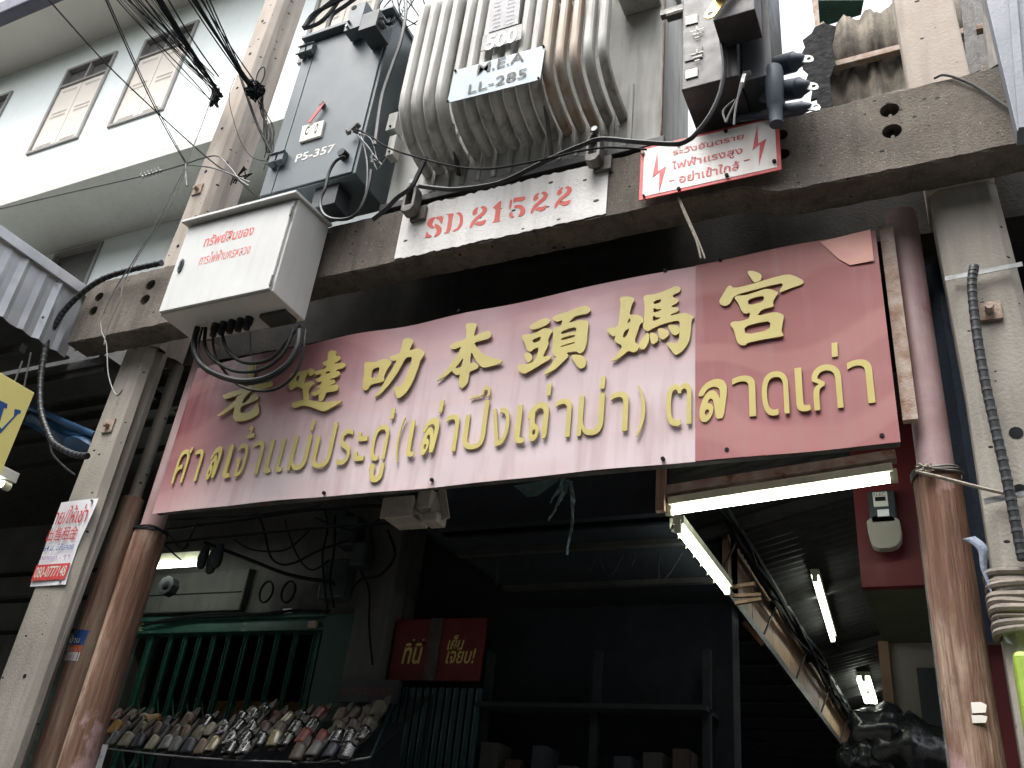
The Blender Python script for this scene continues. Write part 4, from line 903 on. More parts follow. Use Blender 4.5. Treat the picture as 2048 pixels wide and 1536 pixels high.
MB().box(-1.20, -1.032, 3.60, 3.64, at(1340, 25, Y=3.6).z, at(1340, 15, Y=3.6).z).cyl((-1.16, 3.62, at(1340, 28, Y=3.6).z), (-1.05, 3.62, at(1340, 28, Y=3.6).z), .03, 10).build('link_bolt', M['steeldirty'], fb)
p = at(1490, 148, Y=3.48); MB().cyl((p.x-.01, 3.48, p.z), (p.x+.03, 3.48, p.z), .014, 6).bar((p.x, 3.48, p.z), (p.x-.02, 3.48, p.z-.09), .02, .02).build('bolt', M['steel'], fb)
for i, P in enumerate(([(1485, 165), (1478, 190), (1468, 210), (1458, 230), (1452, 245)], [(1482, 165), (1475, 200), (1470, 225), (1468, 250)], [(1452, 245), (1446, 225), (1455, 212), (1470, 200)])):
    cable('tie_strip', px(P, 3.46), .006, M['greywire'], 'frayed strip tied below the black fuse box', 'strip', 'frayed strips below the fuse box')
# earth wire from the lug, sweeping along the foot of the transformer
cable('main_cable', px([(1438, -25), (1440, 29), (1442, 73), (1449, 132), (1443, 176), (1432, 208), (1414, 240), (1391, 268), (1378, 279), (1351, 288), (1278, 284), (1205, 278), (1170, 288), (1117, 310), (1073, 331), (1014, 360), (970, 372), (903, 379), (838, 372)], 3.47),
      .014, M['black'], 'thick black cable dropping from the fuse box and running along the foot of the transformer')
cable('thin_cable', px([(712, 258), (740, 272), (780, 297), (847, 318), (915, 334), (985, 337), (1073, 322), (1161, 302), (1219, 295), (1293, 299)], 3.42), .006, M['wire'], 'thin black cable slung from the dark cabinet across the radiator tubes to the danger sign')
cable('drain_cable', px([(852, 315), (838, 345), (822, 375), (795, 395), (772, 418), (745, 440)], 3.6), .016, M['black'], 'short black cable dropping from the transformer behind the left pipe clamp')
# cable termination boots
def boot(pa, pb_, r, label):
    a = at(pa[0], pa[1], Y=3.72); b = at(pb_[0], pb_[1], Y=3.62); ax = (b-a).normalized(); Ln = (b-a).length
    t = thing('cable_boot', label, 'insulator', tuple(a), group='cable boots beside the fuse box')
    MB().lathe(a-ax*.25, ax, [(0, r*.7), (.22, r*.75), (.25, r*.95), (.25+Ln*.35, r*1.1), (.25+Ln*.40, r*1.25), (.25+Ln*.8, r*1.25), (.25+Ln*.83, r*1.05), (.25+Ln*.97, r*.7), (.25+Ln, r*.45)], 18).build('sleeve', M['bush'], t, smooth=True)
    e = b; s_ = Vector((0, 0, 1)); o = [(e+ax*x_+s_*z_) for x_, z_ in ((-.02, -.028), (.03, -.028), (.05, -.02), (.058, 0), (.05, .02), (.03, .028), (-.02, .028))]
    h = [(e+ax*.028+Vector((math.cos(k*.6283), 0, math.sin(k*.6283)))*.011) for k in range(10)]
    MB().poly([(v.x, v.z) for v in o], [[(v.x, v.z) for v in h]], e.y+.005, .008).build('lug', M['steel'], t)
boot((1510, 145), (1608, 118), .046, 'uppermost blue-grey cable boot with a metal lug beside the fuse box')
boot((1525, 190), (1618, 172), .046, 'middle blue-grey cable boot with a metal lug beside the fuse box')
boot((1530, 228), (1622, 213), .030, 'lowest and thinnest blue-grey cable boot just above the beam')
t = thing('cable_sleeve', 'upright blue-grey sleeve standing right of the black fuse box', 'insulator', (-.55, 3.6, 5.55))
a = at(1552, 235, Y=3.6); b = at(1543, 140, Y=3.6)
MB().lathe((a.x, 3.6, a.z-.05), (0, 0, 1), [(0, .036), (.13, .038), (.14, .045), (b.z-a.z+.02, .052), (b.z-a.z+.05, .048)], 18).build('sleeve', M['bush'], t, smooth=True)
MB().box(a.x-.075, a.x-.045, 3.59, 3.63, b.z-.08, b.z-.02).build('flange', M['bush'], t)
# danger sign
dg = thing('danger_sign', 'white high voltage warning plate with red Thai lettering and two red lightning bolts', 'sign', (-.96, 3.76, 5.12))
P = [(1278, 301), (1553, 228), (1563, 334), (1277, 406)]
mb = MB(); YD = 3.745; k = [at(a, b, Y=YD) for a, b in P]
zt0, zb0 = (k[0].z+k[1].z)/2, (k[2].z+k[3].z)/2; dx0, dx1 = k[3].x, k[2].x
MB().box(dx0, dx1, YD, YD+.006, zb0, zt0).build('board', M['redprint'], dg, bevel=.002)
MB().box(dx0+.022, dx1-.022, YD-.002, YD-.0005, zb0+.022, zt0-.018).build('white_field', mat('white_enamel_sign', (.74, .72, .70, 1), (.70, .68, .65, 1), rough=.45, scale=4, bump=.05, streak=.35, streakc=(.50, .33, .20, 1)), dg)
wall_text('lettering', 'ระวังอันตราย', (1345, 311), (1487, 265), YD-.004, M['redprint'], dg, offset=.012)
wall_text('lettering', 'ไฟฟ้าแรงสูง', (1343, 344), (1485, 290), YD-.004, M['redprint'], dg, offset=.012)
wall_text('lettering', 'อย่าเข้าใกล้', (1358, 366), (1478, 320), YD-.004, M['redprint'], dg, offset=.012)
for q in ((1338, 363), (1488, 322)):
    p = at(*q, Y=YD-.004); MB().box(p.x, p.x+.03, YD-.004, YD-.0025, p.z, p.z+.007).build('dash', M['redprint'], dg)
for ox, oy in ((0, 0), (683, -188)):
    b_ = [(220, 1040), (186, 1212), (236, 1172), (230, 1318), (282, 1133), (226, 1168)]
    W_ = [at(1250+(x+ox)/3.413, (y+oy)/3.413, Y=YD-.004) for x, y in b_]
    MB().poly([(p.x, p.z) for p in W_], (), YD-.0025, .0015).build('lightning_bolt', M['redprint'], dg)
for a_, b_ in ((1288, 393), (1540, 237), (1549, 324), (1452, 263), (1454, 352), (1357, 289), (1358, 379), (1286, 307)):
    p = at(a_, b_, Y=YD-.003); MB().cyl((p.x, YD-.002, p.z), (p.x, YD-.016, p.z), .011 if a_ not in (1288,) else .007, 7).build('bolt', M['rust'] if a_ == 1286 else M['wire'], dg)
# pipe clamps on the beam edge
def clamp(px_, py_, label):
    p = at(px_, py_, Y=3.70); t = thing('pipe_clamp', label, 'clamp', (p.x, 3.75, p.z)); R__, w = .085, .03
    o = [(p.x+R__*.55*math.cos(a_), p.z+R__*math.sin(a_)) for a_ in [math.pi*k/9 for k in range(10)]]+[(p.x-R__*.55, p.z-.14), (p.x-R__*.2, p.z-.155), (p.x+R__*.3, p.z-.15), (p.x+R__*.55, p.z-.12)]
    i_ = [(p.x+R__*.30*math.cos(a_), p.z+R__*.66*math.sin(a_)) for a_ in [math.pi*k/9 for k in range(10)]]+[(p.x-R__*.3, p.z-.10), (p.x+R__*.3, p.z-.10)]
    MB().poly(o, [i_], 3.76, .075).build('band', M['steeldirty'], t, bevel=.006, smooth=False)
    MB().cyl((p.x+.01, 3.685, p.z+R__*.9), (p.x+.01, 3.66, p.z+R__*.9), .02, 10).build('bolt', M['steel'], t)
    MB().box(p.x-.02, p.x+.09, 3.765, 3.795, p.z-.17, p.z-.06).build('foot', M['steeldirty'], t, bevel=.004)
clamp(822, 388, 'grey pipe clamp at the left end of the white painted number patch')
clamp(1188, 285, 'steel pipe clamp at the right end of the white painted number patch')

# ================================================================ WHITE METER BOX
wb = thing('distribution_box', 'white steel distribution box with red Thai stencil hung on the left of the beam', 'electrical box', (-4, 3.6, 4.71))
BX0, BX1, BY0, BY1, BZ0 = -4.485, -3.556, 3.40, 3.755, 4.727
BZ1 = 5.47
MB().add([(BX0, BY0+.02, BZ0), (BX1, BY0+.02, BZ0), (BX1, BY1, BZ0), (BX0, BY1, BZ0), (BX0, BY0+.02, BZ1), (BX1, BY0+.02, BZ1), (BX1, BY1, BZ1+.03), (BX0, BY1, BZ1+.03)],
         [(3, 2, 1, 0), (4, 5, 6, 7), (0, 1, 5, 4), (1, 2, 6, 5), (2, 3, 7, 6), (3, 0, 4, 7)]).build('body', M['box'], wb, bevel=.006)
MB().box(BX0+.004, BX1-.018, BY0, BY0+.0185, BZ0+.012, BZ1-.02).build('door', M['box'], wb, bevel=.004)
MB().hexa([(BX0-.03, BY0-.045, BZ1-.003), (BX1+.02, BY0-.045, BZ1-.003), (BX1+.02, BY1+.005, BZ1+.033), (BX0-.03, BY1+.005, BZ1+.033)],
          [(BX0-.03, BY0-.045, BZ1+.018), (BX1+.02, BY0-.045, BZ1+.018), (BX1+.02, BY1+.005, BZ1+.055), (BX0-.03, BY1+.005, BZ1+.055)]).build('rain_roof', M['box'], wb, bevel=.003)
wall_text('stencilled_text', 'ทรัพย์สินของ', (406, 494), (512, 447), BY0-.0015, M['red'], wb, offset=.012)
wall_text('stencilled_text', 'การไฟฟ้านครหลวง', (396, 531), (505, 483), BY0-.0015, M['red'], wb, offset=-.004)
p = at(363, 532, Y=BY0); MB().poly(chaikin(chaikin([(p.x-.018, p.z-.06), (p.x+.018, p.z-.06), (p.x+.018, p.z+.055), (p.x-.018, p.z+.055)], .3)), (), BY0, .012).box(p.x-.008, p.x+.008, BY0-.02, BY0-.012, p.z-.03, p.z+.035).build('lock_handle', M['cabdark'], wb, bevel=.003)
for a_, b_ in ((576, 425), (543, 562)):
    p = at(a_, b_, Y=BY0); MB().cyl((BX1-.012, BY0-.004, p.z-.04), (BX1-.012, BY0-.004, p.z+.04), .007, 8).build('hinge', M['steeldirty'], wb)
for i in range(5):
    x = BX1-.62+i*.07+.0; MB().cyl((x, 3.62, BZ0), (x, 3.62, BZ0-.05), .028, 10).cyl((x, 3.62, BZ0-.05), (x, 3.62, BZ0-.09), .021, 10).build('cable_gland', M['black'], wb, smooth=True)
MB().box(BX1-.24, BX1-.04, BY0+.2, BY1-.03, BZ0-.03, BZ0-.001).build('cable_tray', M['cabdark'], wb)
for i, (P, r) in enumerate((([(395, 655), (388, 690), (400, 725), (432, 748), (480, 762), (530, 757), (572, 732), (595, 695), (600, 660)], .020), ([(412, 650), (410, 690), (428, 720), (470, 742), (520, 740), (560, 715), (580, 680), (588, 655)], .012),
                            ([(425, 655), (428, 700), (440, 730), (470, 765), (510, 781), (555, 777), (590, 748), (606, 705), (612, 660)], .009), ([(405, 655), (396, 700), (410, 740), (440, 752), (490, 768), (540, 760)], .008),
                            ([(440, 650), (455, 700), (490, 725), (540, 718), (575, 680), (600, 650)], .012), ([(500, 665), (502, 705), (508, 735), (505, 790)], .0025))):
    cable('service_cable', px(P, 3.60+.03*(i % 3)), r, M['black'], ('thickest black cable looping lowest below the white box', 'second thickest black cable looping inside the thickest below the white box', 'thin black cable swinging widest to the right below the white box', 'thin black cable hugging the left of the loops below the white box', 'shortest black loop nested inside the others below the white box', 'hair-thin string dangling straight down among the loops below the white box')[i], 'cable', 'cables looping below the white box', k=7, n=8)

# ================================================================ CABLES ON THE LEFT
def wrapped(P, Y, r, label):
    t = thing('wrapped_cable', label, 'cable', tuple(px(P, Y)[0])); sp_ = spline(px(P, Y), 8)
    MB().tube(sp_, r, 12).build('core', M['black'], t, smooth=True); mb = MB()
    for i in range(0, len(sp_)-1, 2):
        d = (sp_[i+1]-sp_[i]).normalized(); mb.cyl(sp_[i]-d*.007, sp_[i]+d*.007, r*1.12, 10)
    mb.build('tape_wrap', mat('tape', (.035, .038, .042, 1), (.05, .052, .055, 1), rough=.45, scale=9), t, smooth=True)['kind'] = 'stuff'
wrapped([(322, 526), (260, 540), (205, 558), (164, 586), (130, 620), (109, 651), (96, 675), (88, 712), (81, 760), (82, 822), (99, 872), (112, 890), (146, 908), (175, 912)], 3.72, .022, 'tape-wrapped black cable arching off the left end of the beam past the yellow board')
wrapped([(1948, 535), (1944, 570), (1950, 640), (1962, 720), (1978, 800), (1996, 880), (2014, 960), (2030, 1040), (2046, 1120)], 3.93, .020, 'tape-wrapped black cable clipped down the right concrete pole')
cable('drop_cable', px([(99, 872), (104, 905), (125, 930), (150, 950)], 3.8), .008, M['black'], 'thin black cable branching below the tape-wrapped cable at left')
cable('thin_wire', px([(370, 335), (345, 385), (310, 450), (268, 520), (235, 570), (206, 628), (203, 660), (213, 690), (217, 750), (232, 790), (245, 780)], 3.66), .005, M['greywire'], 'thin grey wire falling across the left end of the beam', 'wire')
cable('thin_wire', px([(372, 338), (330, 430), (290, 490), (250, 560), (240, 600), (215, 655), (208, 690)], 3.64), .004, M['greywire'], 'second thin grey wire falling beside the first at the left end of the beam', 'wire')
nd = at(372, 328, Y=3.7)
cable('stay_wire', [at(-60, 432, Y=3.7), at(140, 385, Y=3.7), at(285, 352, Y=3.7), at(372, 328, Y=3.7)], .007, M['greywire'], 'taut grey stay wire running left from the knot beside the pole', 'wire')
mb = MB()
for k in range(6): c_ = at(285+k*7, 352-k*2.3, Y=3.69); mb.tube([c_+Vector((math.cos(a_)*.006, math.sin(a_)*.02, math.sin(a_*2)*.016)) for a_ in [j*.7 for j in range(10)]], .005, 5)
tag(mb.build('turnbuckle', M['steel'], smooth=True), 'small twisted steel splice in the grey stay wire left of the pole', 'turnbuckle')
for i, (P, r) in enumerate((([(80, -20), (215, 130), (325, 235), (420, 320), (470, 355), (520, 398)], .0055), ([(205, -15), (285, 165), (330, 255), (372, 328)], .0055), ([(209, -15), (289, 165), (334, 255), (374, 328)], .004),
                            ([(425, 190), (400, 260), (372, 328)], .004), ([(372, 328), (372, 350), (374, 372)], .008), ([(372, 328), (400, 318), (435, 312), (460, 335), (480, 360), (498, 372)], .006), ([(374, 330), (410, 333), (440, 340), (470, 352), (500, 365)], .006))):
    Y2 = 3.7
    cable('guy_wire', [at(a_, b_, Y=3.7-1.6*max(0, (300-b_)/300)**1.5 if i < 3 else 3.7) for a_, b_ in P], r, M['wire'] if i < 3 else M['greywire'], 'dark wire meeting at the knot just left of the concrete pole', 'wire', 'wires meeting at the knot left of the pole')
cable('pole_wire', px([(470, 155), (458, 195), (470, 250), (485, 290), (505, 315), (530, 322)], 3.9), .003, M['wire'], 'fine wire hanging in a slack curve down the face of the upper left pole', 'wire')
# overhead bundle crossing the street above the camera
rnd = random.Random(11)
def overhead(pe, ps, r, label, grp, Yp=3.9, Yf=2.7, mid=0):
    a = at(pe[0], pe[1], Y=Yp); b = at(ps[0], ps[1], Y=Yf); pts = []
    for k in range(9):
        t = k/8; pts.append(a.lerp(b, t)+Vector((mid*math.sin(t*3.1)*.4, 0, -.02*math.sin(math.pi*t)+mid*math.sin(t*6))))
    return cable('overhead_wire', pts, r, M['wire'], label, 'wire', grp, k=2, n=5)
for i in range(20):
    ex, ey = 434+rnd.uniform(-20, 8), 184+rnd.uniform(-34, 18); t = rnd.random()
    sx = ex-(160+t*70); overhead((ex, ey), (sx+rnd.uniform(-8, 8), ey-230-rnd.uniform(0, 25)), rnd.choice([.003, .0035, .005, .007]), 'thin black wire of the left overhead bundle running up from the pole', 'left overhead wire bundle', mid=rnd.uniform(-.03, .03))
for i in range(3): overhead((438+i*3, 185+i*4), (285+i*5, -50), .010, 'thick black wire in the middle of the left overhead bundle', 'thick wires of the left overhead bundle')
for i in range(7):
    ex, ey = 505+rnd.uniform(-8, 8), 172+rnd.uniform(-6, 14)
    overhead((ex, ey), (342+i*9, -55), .0125 if i in (1, 2) else .006, 'black wire of the right overhead bundle running up from the tangle on the pole', 'right overhead wire bundle')
tg = MB(); c0 = at(511, 182, Y=3.86)
for i in range(16):
    pts = []; a0 = rnd.uniform(0, 6)
    for k in range(11): a_ = a0+k*.7; pts.append(c0+Vector((rnd.uniform(-.02, .02)+.075*math.cos(a_)*rnd.uniform(.4, 1), rnd.uniform(-.07, .05), .09*math.sin(a_)*rnd.uniform(.4, 1))))
    tg.tube(spline(pts, 3), .006, 5)
tg.tube(spline([c0+Vector((-.03, 0, .05)), c0+Vector((-.02, -.02, .22)), c0+Vector((.03, -.02, .26)), c0+Vector((.045, 0, .15)), c0+Vector((.01, 0, .02))], 5), .005, 5)
o = tag(tg.build('wire_tangle', M['wire'], smooth=True), 'knotted tangle of black wires tied on the face of the upper left pole', 'wire tangle')
tg = MB(); c0 = at(436, 196, Y=3.98)
for i in range(14):
    pts = [c0+Vector((rnd.uniform(-.07, .03), rnd.uniform(-.05, .03), rnd.uniform(-.12, .10))) for _ in range(5)]; tg.tube(spline(pts, 4), .008, 5)
tag(tg.build('wire_tangle', M['wire'], smooth=True), 'dark clump of wires at the left edge of the pole below the left bundle', 'wire tangle')
for i in range(9):
    x_ = 515+rnd.uniform(-10, 12); cable('hanging_wire', px([(x_, 190), (520+i*2+rnd.uniform(-6, 6), 225), (530+i*1.5+rnd.uniform(-8, 8), 265), (538+rnd.uniform(-12, 8), 300+i*5)], 3.93), .006 if i < 3 else .0035, M['wire'], 'wire trailing down from the tangle towards the dark cabinet', 'wire', 'wires trailing from the pole tangle')
cable('pole_cable', px([(480, 150), (495, 195), (515, 250), (540, 300), (565, 345)], 3.90), .012, M['wire'], 'thick dark cable crossing the upper left pole diagonally')
mb = MB(); c0 = at(477, 350, Y=3.9)
for k in range(7): mb.tube([c0+Vector((rnd.uniform(-.10, .12), rnd.uniform(-.05, .05), rnd.uniform(-.05, .05))) for _ in range(3)], .006, 5)
tag(mb.build('wire_knot', M['wire']), 'small wire knot on the face of the upper left pole above the white box', 'wire knot')
cable('rope_hanger', px([(1356, 395), (1370, 430), (1392, 480), (1402, 517)], 3.78), .006, M['rope'], 'thin cord from the danger sign down to the top of the red sign', 'cord')
cable('rope_hanger', px([(1358, 395), (1378, 440), (1398, 485), (1410, 517)], 3.78), .005, M['rope'], 'second thin cord just right of the first, holding up the red sign', 'cord')
cable('beam_wire', px([(1868, 157), (1885, 150), (1910, 155), (1950, 172), (2000, 205), (2042, 235)], 3.785), .007, M['greywire'], 'grey wire curving over the face of the beam at far right', 'wire')
mat('blue_grey_enamel', (.17, .19, .225, 1), (.15, .17, .20, 1), rough=.5, scale=3, streak=.1)
o = MB().bar(at(2022, -40, Y=3.5), at(2046, 262, Y=3.5)+Vector((0, 0, 0)), .035, .05).build('blue_grey_strip', mat('blue_grey_enamel', (.25, .28, .33, 1)))
tag(o, 'pale metal strip in front of the beam at the far right edge', 'strip')
a_ = at(2034, 262, Y=3.5)
o = MB().box(a_.x, a_.x+.35, 3.5, 3.6, a_.z, a_.z+1.6).build('metal_cabinet', mat('blue_grey_enamel', (.17, .19, .225, 1), (.15, .17, .20, 1), rough=.5, scale=3, streak=.1), bevel=.005); tag(o, 'pale blue-grey metal cabinet side at the upper right edge in front of the beam', 'cabinet')

# ================================================================ RIGHT EDGE: STRAPS, ROPE, TARP
for cs, nm in (([(1890, 558), (2045, 528)], 'upper'), ([(1968, 1003), (2060, 985)], 'lower')):
    p0 = at(*cs[0], Y=3.97); p1 = at(*cs[1], Y=3.97)
    t = MB().bar(p0, p1, .004, .025, Vector((0, 0, 1))).build('steel_band', M['steel']); tag(t, nm+' steel band strapped round the right concrete pole', 'strap')
cable('tie_rope', px([(1838, 945), (1870, 952), (1920, 965), (1980, 980), (2035, 992)], 3.95), .008, M['rope'], 'worn rope stretched from the right pink post to the concrete pole', 'rope')
mb = MB(); c0 = at(1846, 942, Y=4.05)
for k in range(6): mb.tube([c0+Vector((rnd.uniform(-.03, .04), rnd.uniform(-.03, .0), rnd.uniform(-.02, .03))) for _ in range(4)], .006, 5)
tag(mb.build('rope_knot', M['rope']), 'rope knot on the right pink post above the timber', 'knot')
for k in range(9):
    z = at(2010, 1150, Y=4.0).z-.028*k+rnd.uniform(-.008, .008); y_ = 3.975-rnd.uniform(0, .016)
    pts = [(.12, 4.1, z), (.135, y_+.01, z+rnd.uniform(-.01, .01)), (.30, y_, z+rnd.uniform(-.012, .012)), (.52, y_+.01, z+rnd.uniform(-.01, .01)), (.535, 4.1, z)]
    o = MB().tube(spline(pts, 5), rnd.uniform(.010, .023), 8).build('cloth_strip', M['cloth'], smooth=True); tag(o, ('topmost', 'second', 'third', 'fourth', 'fifth', 'sixth', 'seventh', 'eighth', 'lowest')[k]+' cloth strip from the top wound round the right concrete pole', 'cloth', 'cloth strips wound round the right pole')
P = px([(1938, 1078), (1965, 1100), (1968, 1140), (1985, 1190), (2003, 1250), (2020, 1290)], 3.98); vs = []
sp_ = spline(P, 5)
for i, p in enumerate(sp_): a_ = i*.25; w = .024-.0004*i; vs += [p+Vector((-w*math.cos(a_*.4), -.01*math.sin(a_), 0)), p+Vector((w*math.cos(a_*.4), .01*math.sin(a_), .01))]
o = MB().add(vs, [(2*i, 2*i+1, 2*i+3, 2*i+2) for i in range(len(sp_)-1)]).build('webbing_strap', M['strap'], smooth=True); tag(o, 'blue-grey woven strap hanging between the right timber post and the concrete pole', 'strap')
md = o.modifiers.new('t', 'SOLIDIFY'); md.thickness = .003
vs = []; NI, NJ = 8, 24
for j in range(NJ+1):
    for i in range(NI+1): u, v = i/NI, j/NJ; vs.append((.0+.32*u, 4.55+.03*math.sin(u*7+v*5)+.02*math.sin(u*15-v*3), 4.95-(4.95-2.85)*v))
o = MB().add(vs, [(j*(NI+1)+i, j*(NI+1)+i+1, (j+1)*(NI+1)+i+1, (j+1)*(NI+1)+i) for j in range(NJ) for i in range(NI)]).build('mesh_tarpaulin', M['navynet'], smooth=True)
tag(o, 'dark navy mesh tarpaulin hanging between the right timber post and the concrete pole', 'tarpaulin')
o = MB().box(-.02, .6, 4.62, 4.66, 0, 2.85).build('red_panel', M['maroon']); tag(o, 'dark red panel low behind the right timber post', 'panel')
a_ = at(2024, 1300, Y=3.75)
o = MB().box(a_.x-.0, a_.x+.4, 3.75, 3.95, 0, a_.z).build('lime_bin', M['lime'], bevel=.02); tag(o, 'lime green plastic crate edge at the lower right corner', 'crate')
MBr = MB().bar((-.115, 4.30, 0), (-.115, 4.30, 3.5), .02, .03).build('steel_rod', M['steeldirty']); tag(MBr, 'thin dark steel angle standing just left of the right timber post', 'angle bar')

# ================================================================ LEFT NEIGHBOUR: SHEET FASCIA, YELLOW BOARD, DARK CANOPY
aw = thing('sheet_awning', 'pale ribbed metal sheet awning side with a folded cap left of the concrete beam', 'awning', (-6, 3.4, 4.95))
ya, yb = 1.6, 3.93
mb = MB(); vs = []; prof_ = []
y = ya; ribs = [0, 0, 0, 0, .03, .03, 0, 0]
k = 0; step = .045
while y < yb+.001: prof_.append((y, -.025 if (k % 7) in (3,) else (.0 if (k % 7) != 0 else -.012))); y += step; k += 1
for j, (zo, sl) in enumerate(((4.93, 0), (5.50, 0))):
    for y, d in prof_: vs.append((-6.0-d, y, zo+.02*(y-3.5)+(0.004*math.sin(y*40) if j == 0 else 0)))
n_ = len(prof_)
mb.add(vs, [(i, i+1, n_+i+1, n_+i) for i in range(n_-1)])
o = mb.build('ribbed_sheet', M['alu'], aw); md = o.modifiers.new('t', 'SOLIDIFY'); md.thickness = .003
MB().hexa([(-6.02, ya, 5.43), (-5.955, ya, 5.42), (-5.955, yb+.01, 5.465), (-6.02, yb+.01, 5.475)], [(-6.02, ya, 5.50), (-5.96, ya, 5.50), (-5.96, yb+.01, 5.56), (-6.02, yb+.01, 5.56)]).build('cap_flashing', M['alu'], aw, bevel=.004)
for a_, b_ in ((116, 563), (85, 635), (150, 700)):
    p = at(a_, b_, X=-5.965); MB().cyl(p, p+Vector((.012, 0, 0)), .009, 8).build('screw', M['steeldirty'], aw)
MB().hexa([(-14, ya, 4.88), (-6.03, ya, 4.92), (-6.03, 3.95, 4.96), (-14, 3.95, 4.96)], [(-14, ya, 4.9), (-6.03, ya, 4.94), (-6.03, 3.95, 4.98), (-14, 3.95, 4.98)]).build('roof_sheet', M['darkroof'], aw)
cn = thing('shop_canopy', 'dark sooty canopy underside of the neighbouring shop at left', 'canopy', (-9, 5, 4.6))
MB().box(-14, -5.62, 3.96, 7.0, 4.86, 4.93).build('deck', M['darkroof'], cn)
MB().box(-9.5, -4.95, 4.58, 4.62, 4.80, 5.5).build('rear_blocker', M['darkroof'], cn)  # added board, blocks the bright gap under the beam's left end
MB().box(-6.55, -5.90, 4.10, 4.14, 4.93, 5.30).build('end_blocker', M['darkroof'], cn)  # second added blocker for the bright gap at the beam end
for i in range(8):
    yy = 2.3+i*.42; MB().box(-14, -6.04 if yy < 3.95 else -5.62, yy, yy+.05, 4.80, 4.868).build('batten', M['darkroof'], cn, bevel=.003)
nb = thing('shop_wall', 'dark grey-green shop wall behind the left concrete pole', 'wall', (-9, 6.6, 0))
MB().box(-14, -7.2, 6.6, 6.8, 0, 4.86).build('wall', M['plaster'], nb)
MB().box(-7.2, -6.95, 6.5, 6.8, 0, 4.86).build('pilaster', M['plaster'], nb)
MB().box(-14, -7.25, 6.54, 6.598, 0, 3.05).build('shutter', M['green'], nb)
for z in (3.6, 3.95, 4.25): MB().box(-14, -7.2, 6.55, 6.595, z, z+.03).build('conduit', M['wire'], nb)
yb_ = thing('yellow_sign', 'yellow hanging board with blue lettering at the left edge', 'sign', (-5.3, 3, 3.55))
MB().box(-5.33, -5.30, 1.9, 3.335, 3.548, 4.211).build('board', M['yellow'], yb_, bevel=.003)
def xtext(body, y0, y1, z0, z1, X, m, parent, offset=0):
    me = text_mesh(body, offset); xs = [v.co.x for v in me.vertices]; ys = [v.co.y for v in me.vertices]
    for v in me.vertices:
        v.co = Vector((X, y0+(v.co.x-min(xs))/(max(xs)-min(xs))*(y1-y0), z0+(v.co.y-min(ys))/(max(ys)-min(ys))*(z1-z0)))
    me.materials.append(m); o = bpy.data.objects.new('lettering', me); C.objects.link(o); o.parent = parent
    o.matrix_parent_inverse = Matrix.Translation(parent.location).inverted(); return o
def xpoly(pts, X, th, name, m, parent):
    mb = MB(); mb.poly(pts, (), 0, th)
    for i, v in enumerate(mb.v): mb.v[i] = Vector((X-v.y, v.x, v.z))
    return mb.build(name, m, parent)
W_ = [at(a_, b_, X=-5.2985) for a_, b_ in ((-30, 800), (-6, 803), (0, 801), (15, 808), (14, 817), (8, 816), (-2, 850), (3, 858), (28, 832), (29, 820), (31, 818), (42, 821), (41, 827), (36, 828), (0, 868), (-12, 870), (-15, 815), (-30, 812))]
xpoly([(p.y, p.z) for p in W_], -5.2995, .0015, 'blue_letter', M['blueprint'], yb_)
for a_, b_ in (((47, 780), (62, 705)), ((30, 762), (45, 722))):
    MB().tube([at(*a_, X=-5.31), at(b_[0], b_[1], X=-5.31)], .006, 5).build('hanger_wire', M['greywire'], yb_)
lf = thing('fluorescent_lamp', 'white lamp fitting with its tube end poking out below the yellow board', 'lamp', (-5.45, 3.3, 3.4))
a_ = at(30, 958, X=-5.45)
MB().box(-5.50, -5.42, 2.2, a_.y, a_.z-.035, a_.z+.035).build('batten', M['box'], lf, bevel=.004)
MB().cyl((-5.43, a_.y-.03, a_.z-.075), (-5.43, a_.y-.085, a_.z-.075), .028, 14).build('end_cap', M['fixture'], lf, smooth=True)
MB().cyl((-5.43, a_.y-.086, a_.z-.075), (-5.43, 2.3, a_.z-.075), .018, 14).build('tube', M['tubelit'], lf, smooth=True)
vs = []; NI, NJ = 14, 6
A_, B_, C_, D_ = at(55, 808, Y=4.15), at(200, 872, Y=4.15), at(182, 930, Y=4.15), at(45, 850, Y=4.15)
for j in range(NJ+1):
    for i in range(NI+1):
        u, v = i/NI, j/NJ; p = A_.lerp(B_, u).lerp(D_.lerp(C_, u), v); vs.append(p+Vector((0, .04*math.sin(u*11+v*4)+.03*math.sin(v*9), .02*math.sin(u*9))))
o = MB().add(vs, [(j*(NI+1)+i, j*(NI+1)+i+1, (j+1)*(NI+1)+i+1, (j+1)*(NI+1)+i) for j in range(NJ) for i in range(NI)]).build('blue_tarpaulin', M['bluetarp'], smooth=True)
tag(o, 'crumpled blue tarpaulin bundled between the yellow board and the left concrete pole', 'tarpaulin')
o = MB().tube([at(55, 812, Y=4.11), at(190, 870, Y=4.11)], .025, 10).build('blue_pipe', M['bluetarp'], smooth=True); tag(o, 'dark blue pipe along the top of the blue tarpaulin at left', 'pipe')

